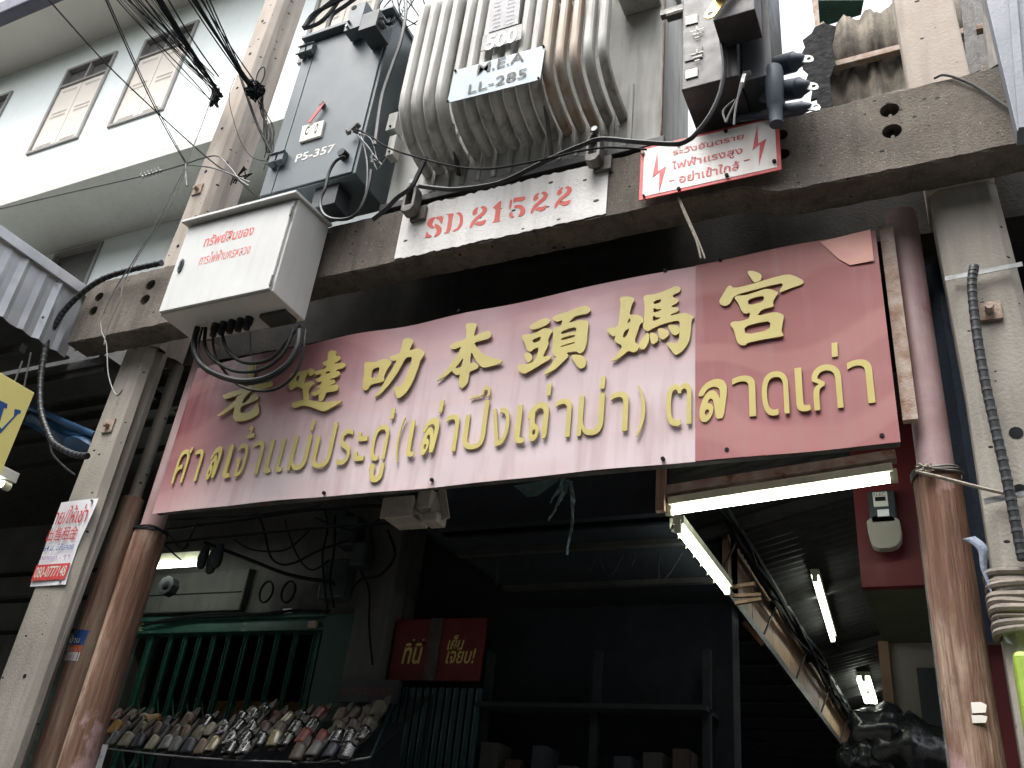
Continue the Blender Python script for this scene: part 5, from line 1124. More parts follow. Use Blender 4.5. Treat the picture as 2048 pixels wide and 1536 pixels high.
# ================================================================ SLIPPER SHOP UNDER THE SIGN
sp = thing('slipper_shop', 'grey plaster shop front with a green folding gate behind the slipper rack', 'shop', (-5.5, 6.05, 0))
gx0, gx1, gz1 = -6.72, -4.60, 3.52
mb = MB(); wall_holes(mb, -6.94, -3.95, 0, 4.94, 6.06, 6.3, [(gx0, gx1, 0, gz1)]); mb.build('wall', M['plaster'], sp)
MB().box(-4.28, -3.96, 5.86, 6.058, 0, 4.94).build('pilaster', M['plaster'], sp, bevel=.01)
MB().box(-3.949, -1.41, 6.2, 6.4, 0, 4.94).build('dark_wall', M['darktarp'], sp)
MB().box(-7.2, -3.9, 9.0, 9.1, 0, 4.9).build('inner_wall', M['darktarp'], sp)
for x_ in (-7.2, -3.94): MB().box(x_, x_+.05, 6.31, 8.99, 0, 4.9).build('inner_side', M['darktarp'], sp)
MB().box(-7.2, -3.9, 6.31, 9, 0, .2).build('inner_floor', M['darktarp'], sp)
MB().box(-6.5, -4.8, 6.9, 6.93, 2.55, 3.02).build('ochre_cloth', M['ochre'], sp)
gt = thing('folding_gate', 'green folding lattice gate with a number 62 on its header', 'gate', (-5.6, 6, 0))
def X6(a_, b_, Y=6.0): return at(a_, b_, Y=Y)
zA, zB = X6(400, 1239).z, X6(400, 1271).z
MB().box(gx0-.04, gx1+.02, 5.93, 6.055, zB, zA).build('header', M['green'], gt, bevel=.006)
MB().box(gx0-.04, gx1+.02, 5.90, 5.928, zA-.035, zA).build('header_lip', M['green'], gt, bevel=.003)
MB().box(gx0-.04, gx1+.02, 5.905, 5.928, zB, zB+.025).build('header_lip', M['green'], gt, bevel=.003)
wall_text('number', '62', (271, 1262), (289, 1245), 5.927, mat('yellow_paint', (.45, .38, .08, 1), None, bump=0), gt)
for a_, w_ in ((310, .05), (350, .028), (379, .028), (407, .028), (436, .028), (465, .028), (499, .028), (530, .028), (562, .028), (598, .028), (640, .055)):
    x = X6(a_, 1276).x; MB().box(x-w_/2, x+w_/2, 5.96, 5.985, .15, zB-.003).build('upright', M['green'], gt)
    MB().box(x-w_/2, x-w_/2+.006, 5.945, 5.96, .15, zB-.003).build('upright_edge', M['green'], gt)
xs = [X6(a_, 1276).x for a_ in (310, 350, 379, 407, 436, 465, 499, 530, 562, 598, 640)]
for i in range(len(xs)-1):
    for k in range(2):
        z0_ = 2.86-k*.42
        MB().bar((xs[i], 5.99, z0_), (xs[i+1], 5.99, z0_-.36), .018, .005, Vector((0, 1, 0))).build('brace', M['green'], gt)
        MB().bar((xs[i], 5.997, z0_-.36), (xs[i+1], 5.997, z0_), .018, .005, Vector((0, 1, 0))).build('brace', M['green'], gt)
MB().box(gx1+.025, -4.30, 5.90, 6.055, 0, zA-.02).build('side_panel', mat('dark_green_paint', (.012, .06, .045, 1), (.01, .045, .04, 1), rough=.5, scale=8), gt)
for a_, b_, nm in ((577, 1226, 'white electrical socket plate above the green gate header'), (628, 1251, 'rusty square plate at the right end of the green gate header')):
    p = X6(a_, b_, 5.92 if b_ > 1230 else 6.05); q_ = MB().box(p.x-.045, p.x+.045, p.y-.03, p.y+.002, p.z-.03, p.z+.03).build('wall_plate', M['paper'] if b_ < 1230 else M['rust'], bevel=.004); tag(q_, nm, 'plate')
# roller shutter box and lit tube at left
rb = thing('shutter_box', 'pale grey roller shutter housing below the lit tube at left', 'shutter housing', (-6, 5.8, 3.5))
a_ = X6(300, 1180, 5.7); b_ = X6(440, 1180, 5.7)
MB().box(-6.9, b_.x, 5.98, 6.055, 3.58, 3.95).build('housing', M['plaster'], rb, bevel=.01)
MB().box(-6.9, b_.x-.02, 5.972, 5.9785, 3.735, 3.745).build('seam', M['wire'], rb)
l1 = thing('fluorescent_lamp', 'bright white tube lamp above the green gate behind the left pink post', 'lamp', (-6, 5.4, 3.9))
MB().box(-6.6, -5.50, 5.44, 5.52, 3.84, 3.92).build('batten', M['fixture'], l1, bevel=.006)
MB().cyl((-6.55, 5.42, 3.80), (-5.52, 5.42, 3.80), .024, 14).build('tube', M['tubelit'], l1, smooth=True)
for x in (-6.57, -5.50): MB().box(x-.015, x+.015, 5.40, 5.46, 3.77, 3.86).build('holder', M['fixture'], l1)
s1 = thing('loudspeaker', 'small black loudspeaker under the lit tube at left', 'speaker', (-6, 5.4, 3.6))
p = X6(331, 1170, 5.5)
MB().cyl((p.x, 5.58, p.z), (p.x, 5.5, p.z), .085, 8).build('case', M['black'], s1, bevel=.006); MB().cyl((p.x, 5.499, p.z), (p.x, 5.49, p.z), .04, 20, .025).build('cone', M['wire'], s1, smooth=True)
for i, (a_, b_) in enumerate(((405, 1120), (422, 1130), (434, 1118))):
    p = X6(a_, b_, 5.35); o = MB().tube([p+Vector((0, 0, .12)), p, p+Vector((0, 0, -.05)), p+Vector((0, 0, -.075))], [.03, .045, .04, .015], 12).build('dark_bag', M['cabdark'], smooth=True)
    tag(o, ('left', 'lowest', 'right')[i]+'most dark pouch hanging before the lit tube at left' if i != 1 else 'lowest dark pouch hanging before the lit tube at left', 'pouch')
# security camera box under the sign
fl = thing('flood_lamp', 'dirty white floodlight and bracket hanging under the middle of the red sign', 'floodlight', (-3.3, 4.25, 3.5))
p = at(770, 1000, Y=4.25); q_ = at(828, 992, Y=4.25)
MB().box(p.x, q_.x, 4.25, 4.46, p.z-.115, p.z+.005).build('lamp_body', M['steeldirty'] if 0 else mat('dirty_cream', (.42, .38, .32, 1), (.3, .27, .23, 1), rough=.6, scale=12, streak=.4), fl, bevel=.008)
MB().box(p.x-.008, q_.x+.008, 4.238, 4.252, p.z-.122, p.z+.01).build('front_frame', MATS['dirty_cream'], fl, bevel=.004)
MB().box(q_.x+.01, q_.x+.10, 4.27, 4.42, p.z-.06, p.z+.06).build('gear_box', MATS['dirty_cream'], fl, bevel=.006)
p2 = at(865, 1035, Y=4.30); MB().box(p2.x-.06, p2.x+.04, 4.28, 4.40, p2.z-.03, p2.z+.03).build('sensor', MATS['dirty_cream'], fl, bevel=.01)
MB().bar((p2.x, 4.33, p2.z+.02), (p2.x-.03, 4.36, p.z+.06), .08, .05).bar((p2.x+.07, 4.34, p2.z), (p2.x+.01, 4.34, p.z+.08), .012, .05).build('bracket', MATS['dirty_cream'], fl, bevel=.004)
# cables behind the sign
rnd = random.Random(21)
for i, (P, Y_, r) in enumerate((([(310, 1063), (480, 1040), (620, 1020), (780, 1010)], 4.9, .012), ([(312, 1088), (480, 1070), (640, 1055), (820, 1045)], 4.9, .010), ([(330, 1040), (500, 1030), (640, 1012)], 4.8, .008),
                            ([(410, 1085), (500, 1120), (580, 1150), (665, 1165)], 5.6, .016), ([(420, 1090), (520, 1128), (600, 1155), (670, 1168)], 5.6, .010),
                            ([(515, 1025), (528, 1060), (540, 1110), (560, 1128), (590, 1125), (640, 1100), (700, 1080)], 5.3, .009), ([(570, 1040), (580, 1075), (600, 1120), (625, 1140), (660, 1120)], 5.4, .007),
                            ([(470, 1080), (500, 1098), (545, 1103), (580, 1095), (620, 1060)], 5.3, .007), ([(650, 1020), (655, 1060), (645, 1110), (650, 1180), (655, 1220)], 5.5, .008), ([(670, 1030), (668, 1100), (660, 1160), (668, 1215)], 5.5, .009),
                            ([(630, 1035), (700, 1060), (760, 1040)], 5.2, .008), ([(720, 1140), (738, 1180), (738, 1250), (745, 1330)], 5.8, .008), ([(775, 1060), (790, 1110), (760, 1150), (720, 1160), (700, 1190)], 5.6, .010), ([(740, 1050), (748, 1120)], 5.5, .008),
                            ([(310, 1065), (340, 1100), (362, 1120)], 4.9, .007), ([(395, 1045), (380, 1075), (365, 1100), (350, 1085)], 4.8, .006), ([(330, 1060), (365, 1095), (378, 1088)], 4.8, .006),
                            ([(285, 1252), (340, 1238), (430, 1228), (540, 1228), (580, 1222), (660, 1222)], 5.88, .012), ([(300, 1248), (380, 1235), (480, 1231), (600, 1219)], 5.88, .009))):
    cable('indoor_cable', px(P, Y_), r, M['wire'], 'black cable of the tangle strung across the dark shop front under the red sign', 'cable', 'tangled cables under the red sign')
for i, a_ in enumerate((533, 577)):
    c0 = at(a_, 1184, Y=5.95); mb = MB()
    for k in range(2): mb.tube([c0+Vector((.068*math.cos(t_*.42)+.004*k, -.01*k, .092*math.sin(t_*.42))) for t_ in range(17)], .008, 6)
    o = mb.build('cable_coil', M['wire'], smooth=True); tag(o, ('left', 'right')[i]+' one of two round black cable coils on the grey shop wall', 'coil')
for i, (a_, b_, w_, h_) in enumerate(((700, 1065, .09, .13), (722, 1110, .07, .10), (675, 1045, .10, .10), (672, 1160, .12, .16))):
    p = at(a_, b_, Y=5.7); o = MB().box(p.x-w_, p.x+w_, 5.65, 5.8, p.z-h_, p.z+h_).build('switch_box', M['cabdark'], bevel=.02)
    tag(o, ('upper dark connector box amid the cable tangle', 'lower dark connector box right of the cable tangle', 'dark box where the cables leave the red sign', 'tall dark switch box above the green gate corner')[i], 'switch box')
# red drinks sign and teal shutter
rs = thing('drinks_sign', 'dark red shop sign with yellow Thai words and an exclamation mark', 'sign', (-3.6, 5.95, 3))
p = at(795, 1358, Y=5.95); q_ = at(957, 1238, Y=5.95)
MB().box(-3.93, -3.16, 5.95, 5.98, 2.99, 3.45).build('board', mat('red_board', (.12, .012, .012, 1), (.09, .010, .011, 1), rough=.5, scale=5), rs, bevel=.004)
MB().box(-3.62, -3.52, 5.935, 5.949, 2.99, 3.45).build('tape_strip', mat('dark_tape', (.04, .03, .028, 1), (.07, .06, .055, 1), rough=.5, scale=14), rs)
yl = mat('yellow_lettering', (.55, .42, .12, 1), None, rough=.5, bump=0)
wall_text('lettering', 'ที่นี่', (802, 1328), (850, 1278), 5.948, yl, rs, offset=.02, shear=.02)
wall_text('lettering', 'เย็น', (893, 1300), (932, 1270), 5.948, yl, rs, offset=.015, shear=.02)
wall_text('lettering', 'เจี๊ยบ!', (890, 1327), (955, 1290), 5.948, yl, rs, offset=.015, shear=.02)
ts = thing('temple_name_board', 'faint dark name board with Thai writing under the red drinks sign', 'sign', (-4, 5.8, 2.8))
MB().box(-4.25, -3.73, 5.80, 5.83, 2.80, 2.96).build('board', mat('dark_board', (.03, .035, .04, 1), None, rough=.5), ts)
wall_text('lettering', 'ศาลเจ้าแม่ประดู่', (-4.21, 2.83), (-3.77, 2.93), 5.798, mat('dim_red', (.16, .05, .05, 1), None, bump=0), ts, px_=False)
tl = thing('teal_shutter', 'dark teal corrugated roller shutter right of the slipper rack', 'shutter', (-3.5, 5.9, 0))
for i in range(14):
    x = -3.92+i*.06; MB().box(x, x+.042, 5.88, 5.92, .15, 2.93).build('slat', M['teal'], tl, bevel=.01)
MB().box(-4.0, -3.93, 5.84, 5.92, .15, 2.79).build('post', mat('blue_paint', (.02, .07, .12, 1), None, rough=.5), tl)

# ---------------------------------------------------------------- slippers
rk = thing('wire_rack', 'black wire rack with a curved bright front rail holding the slippers', 'rack', (-4.6, 4.9, 2.2))
fr = spline([at(215, 1497, Y=4.9), at(330, 1510, Y=4.9), at(450, 1519, Y=4.9), at(600, 1524, Y=4.9), at(700, 1520, Y=4.9), at(742, 1514, Y=4.9)], 8)
MB().tube(fr, .006, 6).build('front_rail', M['steel'], rk, smooth=True)
mb = MB()
for i in range(0, len(fr), 1):
    p = fr[i]; mb.tube([p+Vector((0, .01, -.10)), p, p+Vector((0, .62, .50))], .0022, 4)
mb.build('rack_wire', M['wire'], rk)['kind'] = 'stuff'
MB().tube([at(742, 1514, Y=4.9), at(790, 1400, Y=5.4)], .007, 6).build('side_rail', M['teal'], rk)
for x in (fr[0].x, fr[-1].x): MB().tube([Vector((x, 5.5, 0)), Vector((x, 5.5, 2.8))], .012, 6).build('leg', M['wire'], rk)
c = thing('price_card', 'white handwritten price card clipped at the left end of the slipper rack', 'card', tuple(at(195, 1510, Y=4.88)))
p = at(197, 1512, Y=4.88); MB().box(p.x-.06, p.x+.06, 4.878, 4.882, p.z-.085, p.z+.075).build('card', M['paper'], c)
wall_text('lettering', '199.-', (p.x-.04, p.z-.02), (p.x+.04, p.z+.03), 4.8765, M['blueprint'], c, px_=False)
def slip_mats(nm, a, b, rough=.5, sp=.5): return mat('slipper_'+nm, tuple(v*.33 for v in a)+(1,), tuple(v*.33*(1 if nm in ('rw','bc','silver') else .45)+w*.33*(0 if nm in ('rw','bc','silver') else .55) for v,w in zip(b,a))+(1,), rough=rough, scale=38, bump=.1, lo=.45, hi=.55, spec=sp)
SC = {'red and white striped': slip_mats('rw', (.40, .06, .05), (.65, .60, .55)), 'brown and cream striped': slip_mats('bc', (.20, .08, .05), (.55, .48, .38)),
      'cream': slip_mats('cream', (.50, .47, .34), (.34, .31, .22)), 'mustard yellow': slip_mats('must', (.60, .30, .03), (.5, .25, .03)), 'tan': slip_mats('tan', (.33, .22, .15), (.22, .14, .09)),
      'black': slip_mats('black', (.02, .02, .022), (.10, .10, .11), .25, .9), 'glossy black and silver': slip_mats('silver', (.03, .03, .03), (.7, .7, .7), .2, .9), 'dark red': slip_mats('dred', (.12, .02, .02), (.07, .015, .015)),
      'bright red': slip_mats('red', (.36, .055, .03), (.30, .04, .03)), 'grey': slip_mats('grey', (.22, .23, .22), (.12, .12, .12)), 'brown': slip_mats('brown', (.13, .09, .06), (.2, .15, .10)),
      'olive': slip_mats('olive', (.24, .22, .12), (.14, .13, .08)), 'shiny gold': slip_mats('gold', (.75, .66, .40), (.5, .42, .22), .2, 1.), 'navy': slip_mats('navy', (.03, .04, .07), (.05, .05, .06))}
sole_m = mat('slipper_sole', (.03, .03, .03, 1), (.05, .045, .04, 1), rough=.6, scale=20)
def slipper_meshes():
    o = [(.036*math.sin(t_)*(1+.10*math.cos(t_)), -.105*math.cos(t_)) for t_ in [2*math.pi*k/22 for k in range(22)]]
    o = [(x*(1.12 if y < 0 else .92)+.004*(1 if y < 0 else 0), y) for x, y in o]
    so_ = MB(); n_ = len(o); so_.add([(x, y, 0) for x, y in o]+[(x*1.03, y*1.01, .018) for x, y in o], [tuple(range(n_))[::-1], tuple(range(n_, 2*n_))]+[(i, (i+1) % n_, n_+(i+1) % n_, n_+i) for i in range(n_)])
    vs = []; NI, NJ = 10, 5
    for j in range(NJ+1):
        v = j/NJ; y = -.075+.085*v; w = .050+.002*math.sin(v*3); h = .030+.020*v
        for i in range(NI+1): a_ = math.pi*i/NI; vs.append((-w*math.cos(a_), y-.014*math.sin(a_)*(1-v)*1.0+.010*math.sin(a_)*v, .012+h*math.sin(a_)**.65))
    st_ = MB().add(vs, [(j*(NI+1)+i, j*(NI+1)+i+1, (j+1)*(NI+1)+i+1, (j+1)*(NI+1)+i) for j in range(NJ) for i in range(NI)])
    return so_, st_
so_, st_ = slipper_meshes()
root0 = thing('slipper', 'x', 'slipper'); s_o = so_.build('sole', sole_m, root0, local=True); t_o = st_.build('strap', SC['black'], root0, smooth=True, local=True)
md = t_o.modifiers.new('t', 'SOLIDIFY'); md.thickness = .004
strap_meshes = {}
for k_, m_ in SC.items():
    me = t_o.data.copy(); me.materials.clear(); me.materials.append(m_); strap_meshes[k_] = me
rows = [('front', 4.92, [(470, 1497, 'black'), (498, 1498, 'glossy black and silver'), (606, 1503, 'brown'), (640, 1500, 'grey'), (672, 1504, 'navy'), (702, 1501, 'black')]),
        ('second', 5.02, [(238, 1478, 'grey'), (262, 1480, 'cream'), (288, 1481, 'navy'), (316, 1486, 'cream'), (342, 1487, 'grey'), (363, 1489, 'grey'), (388, 1491, 'navy'), (413, 1494, 'tan'), (437, 1489, 'shiny gold'), (472, 1478, 'glossy black and silver'),
                          (500, 1478, 'black'), (530, 1480, 'black'), (558, 1476, 'shiny gold'), (583, 1481, 'black'), (617, 1474, 'bright red'), (652, 1477, 'bright red'), (680, 1476, 'black'), (706, 1474, 'black'), (734, 1470, 'black')]),
        ('third', 5.14, [(240, 1455, 'mustard yellow'), (262, 1458, 'grey'), (290, 1460, 'olive'), (322, 1460, 'brown'), (340, 1462, 'navy'), (360, 1465, 'brown'), (382, 1465, 'tan'), (406, 1468, 'olive'), (430, 1462, 'cream'), (457, 1456, 'glossy black and silver'), (486, 1455, 'black'),
                         (512, 1456, 'glossy black and silver'), (537, 1459, 'dark red'), (565, 1460, 'brown'), (600, 1456, 'black'), (634, 1452, 'black'), (683, 1458, 'olive'), (714, 1455, 'brown'), (742, 1452, 'olive')]),
        ('back', 5.28, [(243, 1433, 'red and white striped'), (270, 1435, 'brown and cream striped'), (293, 1441, 'cream'), (311, 1445, 'mustard yellow'), (342, 1448, 'navy'), (384, 1440, 'tan'), (420, 1445, 'black'), (490, 1437, 'black'), (515, 1430, 'glossy black and silver'), (537, 1425, 'black'), (560, 1438, 'dark red'),
                        (583, 1441, 'shiny gold'), (612, 1436, 'black'), (646, 1430, 'bright red'), (690, 1431, 'tan'), (718, 1431, 'brown'), (742, 1428, 'brown'), (765, 1418, 'olive')])]
ORD = ['first', 'second', 'third', 'fourth', 'fifth', 'sixth', 'seventh', 'eighth', 'ninth', 'tenth', 'eleventh', 'twelfth', 'thirteenth', 'fourteenth', 'fifteenth', 'sixteenth', 'seventeenth', 'eighteenth', 'nineteenth']
first = True; rnd = random.Random(4)
for rn, Y_, L_ in rows:
    for i, (a_, b_, k_) in enumerate(L_):
        if first: r_, s_, t_ = root0, s_o, t_o; first = False
        else:
            r_ = root0.copy(); C.objects.link(r_); s_ = s_o.copy(); C.objects.link(s_); s_.parent = r_; t_ = t_o.copy(); C.objects.link(t_); t_.parent = r_
        t_.data = strap_meshes[k_]
        r_.location = at(a_, b_, Y=Y_); r_.rotation_euler = (R_(54+rnd.uniform(-8, 8)), R_(rnd.uniform(-6, 6)), R_(rnd.uniform(-14, 10)-8)); r_.scale = (1.04, 1.0, 1.0)
        r_['label'] = f'{k_} slipper, {ORD[i]} from the left in the {rn} row of the rack'; r_['group'] = 'slippers on the rack'
        if rn == 'back' and i == 3: r_.rotation_euler = (R_(20), R_(40), 0)
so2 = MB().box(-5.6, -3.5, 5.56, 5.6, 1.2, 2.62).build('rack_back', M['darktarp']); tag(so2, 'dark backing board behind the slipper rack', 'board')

# ================================================================ MARKET ALLEY AT RIGHT
al = thing('alley_awning', 'dark low awning over the alley mouth left of the hanging tube lamps', 'awning', (-2.3, 5, 3.6))
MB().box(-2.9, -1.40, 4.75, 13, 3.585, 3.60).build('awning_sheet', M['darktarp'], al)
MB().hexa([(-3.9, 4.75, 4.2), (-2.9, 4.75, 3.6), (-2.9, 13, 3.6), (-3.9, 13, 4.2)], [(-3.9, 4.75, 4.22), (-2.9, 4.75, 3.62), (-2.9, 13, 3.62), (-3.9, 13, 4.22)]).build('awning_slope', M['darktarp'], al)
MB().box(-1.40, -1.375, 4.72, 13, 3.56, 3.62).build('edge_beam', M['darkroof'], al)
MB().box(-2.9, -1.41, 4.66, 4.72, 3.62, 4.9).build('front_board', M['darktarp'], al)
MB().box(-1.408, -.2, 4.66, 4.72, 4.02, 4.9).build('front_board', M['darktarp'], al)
tw = thing('tan_upper_wall', 'tan panelled wall glimpsed above the dark awning inside the alley', 'wall', (-1.62, 9, 3.6))
for i in range(9):
    y0_ = 6.1+i*.78; MB().box(-1.45, -1.41, y0_, y0_+.765, 3.605, 4.10).build('panel', M['brownwall'], tw, bevel=.003)
MB().box(-1.66, -1.41, 5.6, 13, 4.10, 4.12).build('wall_cap', M['darkroof'], tw)
for i, (a_, b_) in enumerate((((1460, 1175), (1510, 1168)), ((1465, 1192), (1522, 1190)), ((1470, 1207), (1523, 1198)))):
    o = MB().bar(at(*a_, Y=5.75), at(*b_, Y=5.75), .03, .02).build('timber_lath', M['brownwall']); tag(o, ('upper', 'middle', 'lower')[i]+' of three tan laths at the near end of the alley gap', 'lath')
o = MB().bar(at(1493, 1252, Y=6.6), at(1520, 1282, Y=6.6), .2, .03).build('brown_board', mat('brown_board', (.16, .07, .035, 1), None, rough=.7)); tag(o, 'brown board wedged across the tan gap in the alley roof', 'board')
for i in range(11): MB().box(-2.9, -1.41, 4.95+i*.7, 5.0+i*.7, 3.55, 3.584).build('rafter', M['darkroof'], al)
pg = thing('passage_shelving', 'dim shelving with dark cartons against the wall in the middle of the passage', 'shelving', (-2.6, 6.1, 0))
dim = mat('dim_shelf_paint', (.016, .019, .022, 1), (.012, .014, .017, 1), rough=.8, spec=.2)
for x_ in (-3.12, -2.30, -1.55): MB().box(x_, x_+.05, 5.95, 6.0, 0, 3.2).build('upright', dim, pg)
for z_ in (1.7, 2.25, 2.8): MB().box(-3.12, -1.5, 5.85, 6.19, z_, z_+.03).build('shelf', dim, pg)
rq = random.Random(77)
for i in range(16):
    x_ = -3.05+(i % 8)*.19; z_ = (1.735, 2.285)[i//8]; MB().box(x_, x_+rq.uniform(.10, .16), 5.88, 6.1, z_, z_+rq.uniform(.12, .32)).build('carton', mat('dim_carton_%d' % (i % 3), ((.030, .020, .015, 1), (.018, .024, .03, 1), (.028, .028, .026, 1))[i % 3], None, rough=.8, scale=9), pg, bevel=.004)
for i in range(7):
    xx = 960+i*58; y0q = 985+rq.uniform(-10, 15)
    cable('passage_wire', px([(xx, y0q), (xx+rq.uniform(-12, 12), y0q+60), (xx+rq.uniform(10, 40), y0q+120+rq.uniform(0, 60)), (xx+rq.uniform(30, 80), y0q+90)], 5.2), .004, dim, 'slack dim wire sagging in the dark passage under the sign', 'wire', 'slack wires in the dark passage')
# sloping corrugated ceiling of the alley
ce = thing('alley_ceiling', 'sooty corrugated metal ceiling of the market alley rising to the right', 'ceiling', (-.5, 8, 4.1))
def ceil_z(x): return 4.06+(x+1.4)*.26
for s_i, (y0_, y1_) in enumerate(((4.75, 6.3), (6.25, 8.0), (7.95, 9.8), (9.75, 12.9))):
    vs = []; ny = int((y1_-y0_)/.019); dz = .008*(s_i % 2)
    for j in range(ny+1):
        y = y0_+(y1_-y0_)*j/ny
        for x in (-1.60, -.6, .62): vs.append((x, y, ceil_z(x)+dz+.014*math.sin(y*2*math.pi/.115)))
    MB().add(vs, [(j*3+i, j*3+i+1, j*3+i+4, j*3+i+3) for j in range(ny) for i in range(2)]).build('roof_sheet', M['darkroof'], ce, smooth=True)
for y in (5.9, 7.6, 9.3, 11): MB().bar((-1.55, y, ceil_z(-1.55)-.06), (.6, y, ceil_z(.6)-.06), .05, .07).build('purlin', M['darkroof'], ce)
cb_ = MB(); rnd = random.Random(8)
cbt = thing('alley_cable_run', 'bundle of black cables and truss strung along the alley above the tan wall', 'cable run', (-1.3, 8, 3.8))
MB().bar((-1.30, 5.3, 4.0), (-1.30, 12.8, 4.0), .05, .05).build('truss_chord', M['darkroof'], cbt)
for k in range(7):
    pts = [Vector((-1.28+rnd.uniform(-.05, .05), 5.2+j*.8, 3.95+rnd.uniform(-.06, .05))) for j in range(10)]
    MB().tube(spline(pts, 3), rnd.choice([.008, .012, .018]), 5).build('cable', M['wire'], cbt, smooth=True)
for k in range(5): MB().bar((-1.40, 5.8+k*1.4, 3.63), (-1.30, 6.0+k*1.4, 4.0), .012, .012).build('truss_strut', M['darkroof'], cbt)
# lamps
def lamp(label, a, b, r=.018, up=Vector((0, 0, 1)), double=False, refl=.05):
    t = thing('fluorescent_lamp', label, 'lamp', tuple((a+b)/2)); d = (b-a).normalized(); ax = Vector((0, 0, 1)); s_ = d.cross(ax).normalized()
    MB().bar(a+ax*.055, b+ax*.055, refl*1.3, .045).build('batten', M['fixture'], t, bevel=.004)
    for o_ in ((-.045, .045) if double else (0,)):
        MB().cyl(a+s_*o_+d*.02, b+s_*o_-d*.02, r, 12).build('tube', M['tubelit'], t, smooth=True)
    for e in (a, b): MB().bar(e+Vector((0, 0, -.02)), e+Vector((0, 0, .05)), .035, .03).build('holder', M['fixture'], t)
    return t
A_ = at(1338, 1024, Y=4.62); B_ = at(1788, 957, Y=4.62)
lamp('long lit tube lamp hung just below the right half of the red sign', A_, B_, .019)
o = MB().hexa([A_+Vector((-.02, -.03, .10)), B_+Vector((.02, -.03, .10)), B_+Vector((.02, .04, .10)), A_+Vector((-.02, .04, .10))], [A_+Vector((-.02, -.03, .15)), B_+Vector((.02, -.03, .15)), B_+Vector((.02, .04, .15)), A_+Vector((-.02, .04, .15))]).build('lamp_rail', M['rust']); tag(o, 'dusty mauve rail carrying the long tube lamp below the sign', 'rail')
A_ = at(1356, 1058, X=-1.32); B_ = at(1455, 1184, X=-1.32)
l2 = lamp('lit tube lamp running into the alley along the dark awning edge', A_, B_, .018)
for k in range(7):
    c_ = A_.lerp(B_, (k+.5)/7)+Vector((-.045, 0, .05)); MB().add([c_+Vector((0, -.05, .03)), c_+Vector((0, .05, .03)), c_+Vector((-.025, .0, -.015)), c_+Vector((-.012, -.05, .03))], [(0, 1, 2), (0, 2, 3), (1, 3, 2), (0, 3, 1)]).build('jagged_fin', M['fixture'], l2)
A_ = at(1630, 1157, Z=4.02); B_ = at(1666, 1280, Z=4.02); lamp('single lit tube lamp hanging from the middle of the alley ceiling', A_, B_, .020)
A_ = at(1727, 1358, Z=4.05); B_ = at(1742, 1404, Z=4.05); B_ = A_+(B_-A_); lamp('farthest double tube lamp deep in the alley', A_, B_, .024, double=True, refl=.1)
p = at(1353, 1045, Y=4.66); o = MB().tube([p+Vector((0, 0, .03)), p, p-Vector((0, 0, .05))], [.02, .035, .03], 10).build('lamp_knot', M['steeldirty'], smooth=True); tag(o, 'grimy round starter knob where the two tube lamps meet', 'starter')
p = at(1322, 990, Y=4.58); o = MB().bar((p.x, 4.58, p.z-.10), (p.x, 4.58, p.z+.35), .05, .04).build('hanging_timber', M['logdark']); tag(o, 'short dark timber hanging under the sign beside the left end of the long lamp', 'timber')
# red fascia shop inside, meter, beige wall
sh_ = thing('alley_shop', 'inner shop with red fascia, green soffit and beige wall at the alley right', 'shop', (0, 5.3, 0))
MB().box(-.47, 1.2, 5.2, 5.26, 3.33, 4.9).build('red_fascia', M['maroon'], sh_)
MB().box(-.47, 1.2, 5.262, 6.33, 3.33, 3.36).build('green_soffit', M['dgreen'], sh_)
MB().box(-.44, 1.2, 6.33, 6.45, 0, 3.36).build('beige_wall', M['beige'], sh_)
MB().box(-.50, -.44, 6.28, 6.45, 0, 3.33).build('corner_post', M['brownwall'], sh_)
MB().box(-.29, -.10, 6.27, 6.328, 0, 3.16).build('dark_door', M['cabdark'], sh_)
mt = thing('electric_meter', 'electric meter with a glass cover on the red fascia', 'meter', (-.36, 5.1, 3.6))
p = at(1765, 1012, Y=5.08); q_ = at(1767, 1060, Y=5.08)
MB().box(p.x-.075, p.x+.065, 5.09, 5.198, p.z-.10, p.z+.10).build('case', M['cabdark'], mt, bevel=.012)
MB().box(p.x-.045, p.x+.03, 5.080, 5.089, p.z+.0, p.z+.085).build('dial_plate', M['whitelabel'], mt); MB().box(p.x-.035, p.x+.02, 5.077, 5.079, p.z+.03, p.z+.055).build('counter', M['wire'], mt)
MB().box(p.x-.03, p.x+.03, 5.080, 5.089, p.z-.06, p.z-.02).build('number_tag', M['paper'], mt)
wall_text('lettering', 'ELEC', (p.x-.04, p.z+.06), (p.x+.02, p.z+.08), 5.078, M['wire'], mt, px_=False)
MB().poly(chaikin([(q_.x-.085, q_.z+.09), (q_.x+.085, q_.z+.09), (q_.x+.09, q_.z-.05), (q_.x+.05, q_.z-.10), (q_.x-.06, q_.z-.10), (q_.x-.08, q_.z-.03)]), (), 5.15, .06).build('terminal_cover', M['beige'], mt, bevel=.006)
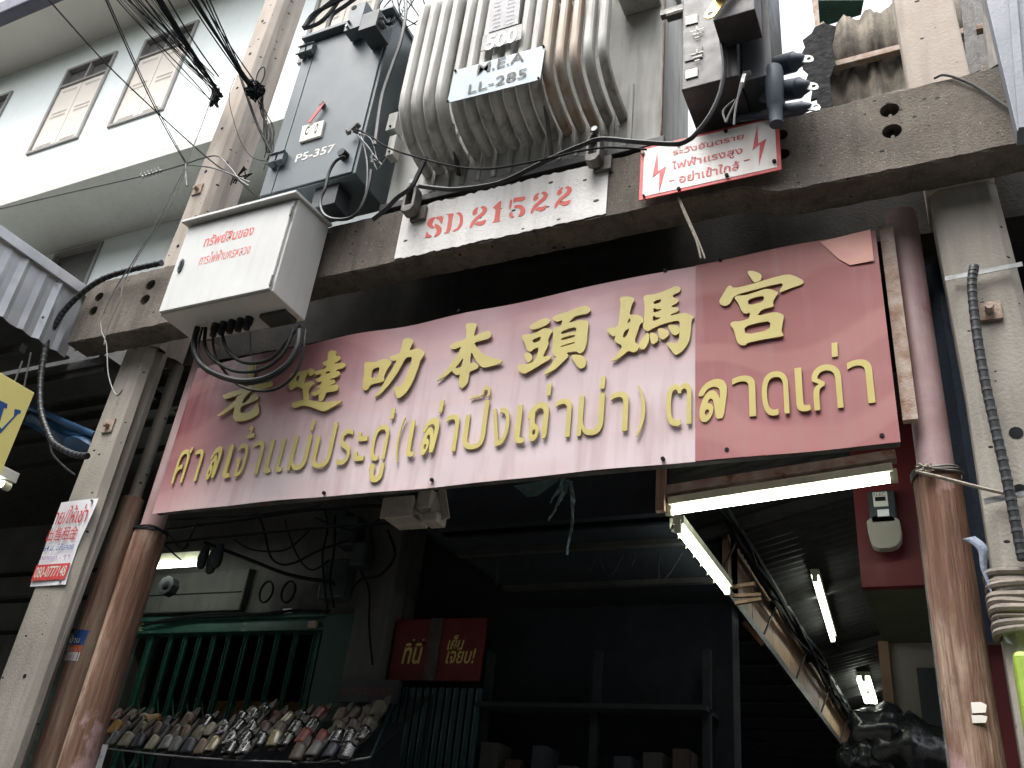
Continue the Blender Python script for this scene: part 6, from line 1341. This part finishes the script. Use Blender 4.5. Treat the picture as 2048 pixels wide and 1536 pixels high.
# clear bags of goods at lower right
rnd = random.Random(31)
bagm = mat('dark_plastic_bag', (.012, .014, .016, 1), (.025, .028, .03, 1), rough=.25, scale=5, bump=.6, bs=9, spec=.6)
for i, (a_, b_, s_) in enumerate(((1770, 1470, .20), (1820, 1500, .22), (1740, 1520, .16))):
    p = at(a_, b_, Y=5.9); bm = bmesh.new(); bmesh.ops.create_icosphere(bm, subdivisions=3, radius=s_)
    for v in bm.verts:
        nrm = v.co.normalized(); v.co *= 1+.13*math.sin(nrm.x*7+i)+.1*math.sin(nrm.z*9+nrm.y*5+i)+rnd.uniform(-.035, .035)
        v.co.z *= .8; v.co += p
    me = bpy.data.meshes.new('plastic_bag'); bm.to_mesh(me); bm.free(); me.materials.append(bagm); o = bpy.data.objects.new('plastic_bag', me); C.objects.link(o)
    for f in me.polygons: f.use_smooth = True
    tag(o, ('upper left', 'right-hand', 'lowest')[i]+' dark glossy plastic bag of goods before the beige alley wall', 'plastic bag')
o = MB().box(-1.0, .1, 5.7, 6.2, 0, 2.2).build('stall_shelf', M['cabdark'], bevel=.01); tag(o, 'dark stall shelf carrying the glossy plastic bags', 'shelf')
# torn plastic strips below the sign
tm = mat('torn_plastic', (.12, .20, .19, 1), (.05, .08, .08, 1), rough=.35, scale=14, bump=.5, bs=30, spec=.7)
t = thing('torn_plastic', 'torn pale green plastic strips hanging below the middle of the sign', 'plastic strips', tuple(at(1130, 955, Y=4.3)))
for P in ([(1127, 955), (1129, 975), (1122, 995), (1118, 1010)], [(1135, 960), (1128, 985), (1108, 1020), (1098, 1042)], [(1140, 962), (1146, 1000), (1144, 1040), (1135, 1110)], [(1127, 957), (1115, 985), (1100, 1005)]):
    Pw = px(P, 4.3); sp_ = spline(Pw, 4); vs = []
    for i, p in enumerate(sp_): w = .014*(1-.7*i/len(sp_)); vs += [p+Vector((-w, .01*math.sin(i), 0)), p+Vector((w, -.01*math.sin(i*1.3), 0))]
    o = MB().add(vs, [(2*i, 2*i+1, 2*i+3, 2*i+2) for i in range(len(sp_)-1)]).build('strip', tm, t); md = o.modifiers.new('t', 'SOLIDIFY'); md.thickness = .002
MB().tube([at(1127, 950, Y=4.3)+Vector((rnd.uniform(-.02, .02), rnd.uniform(-.02, .02), rnd.uniform(-.02, .02))) for _ in range(9)], .007, 5).build('knot', tm, t)
o = MB().poly([(at(a_, b_, Y=4.5).x, at(a_, b_, Y=4.5).z) for a_, b_ in ((1028, 972), (1085, 962), (1112, 950), (1118, 960), (1075, 992), (1055, 994))], (), 4.5, .004).build('skylight_patch', tm); tag(o, 'grey-green patch painted for sky light through a tarpaulin hole below the sign, left of the torn plastic', 'scrap')  # pale patch stands in for sky light through a hole in the tarpaulin
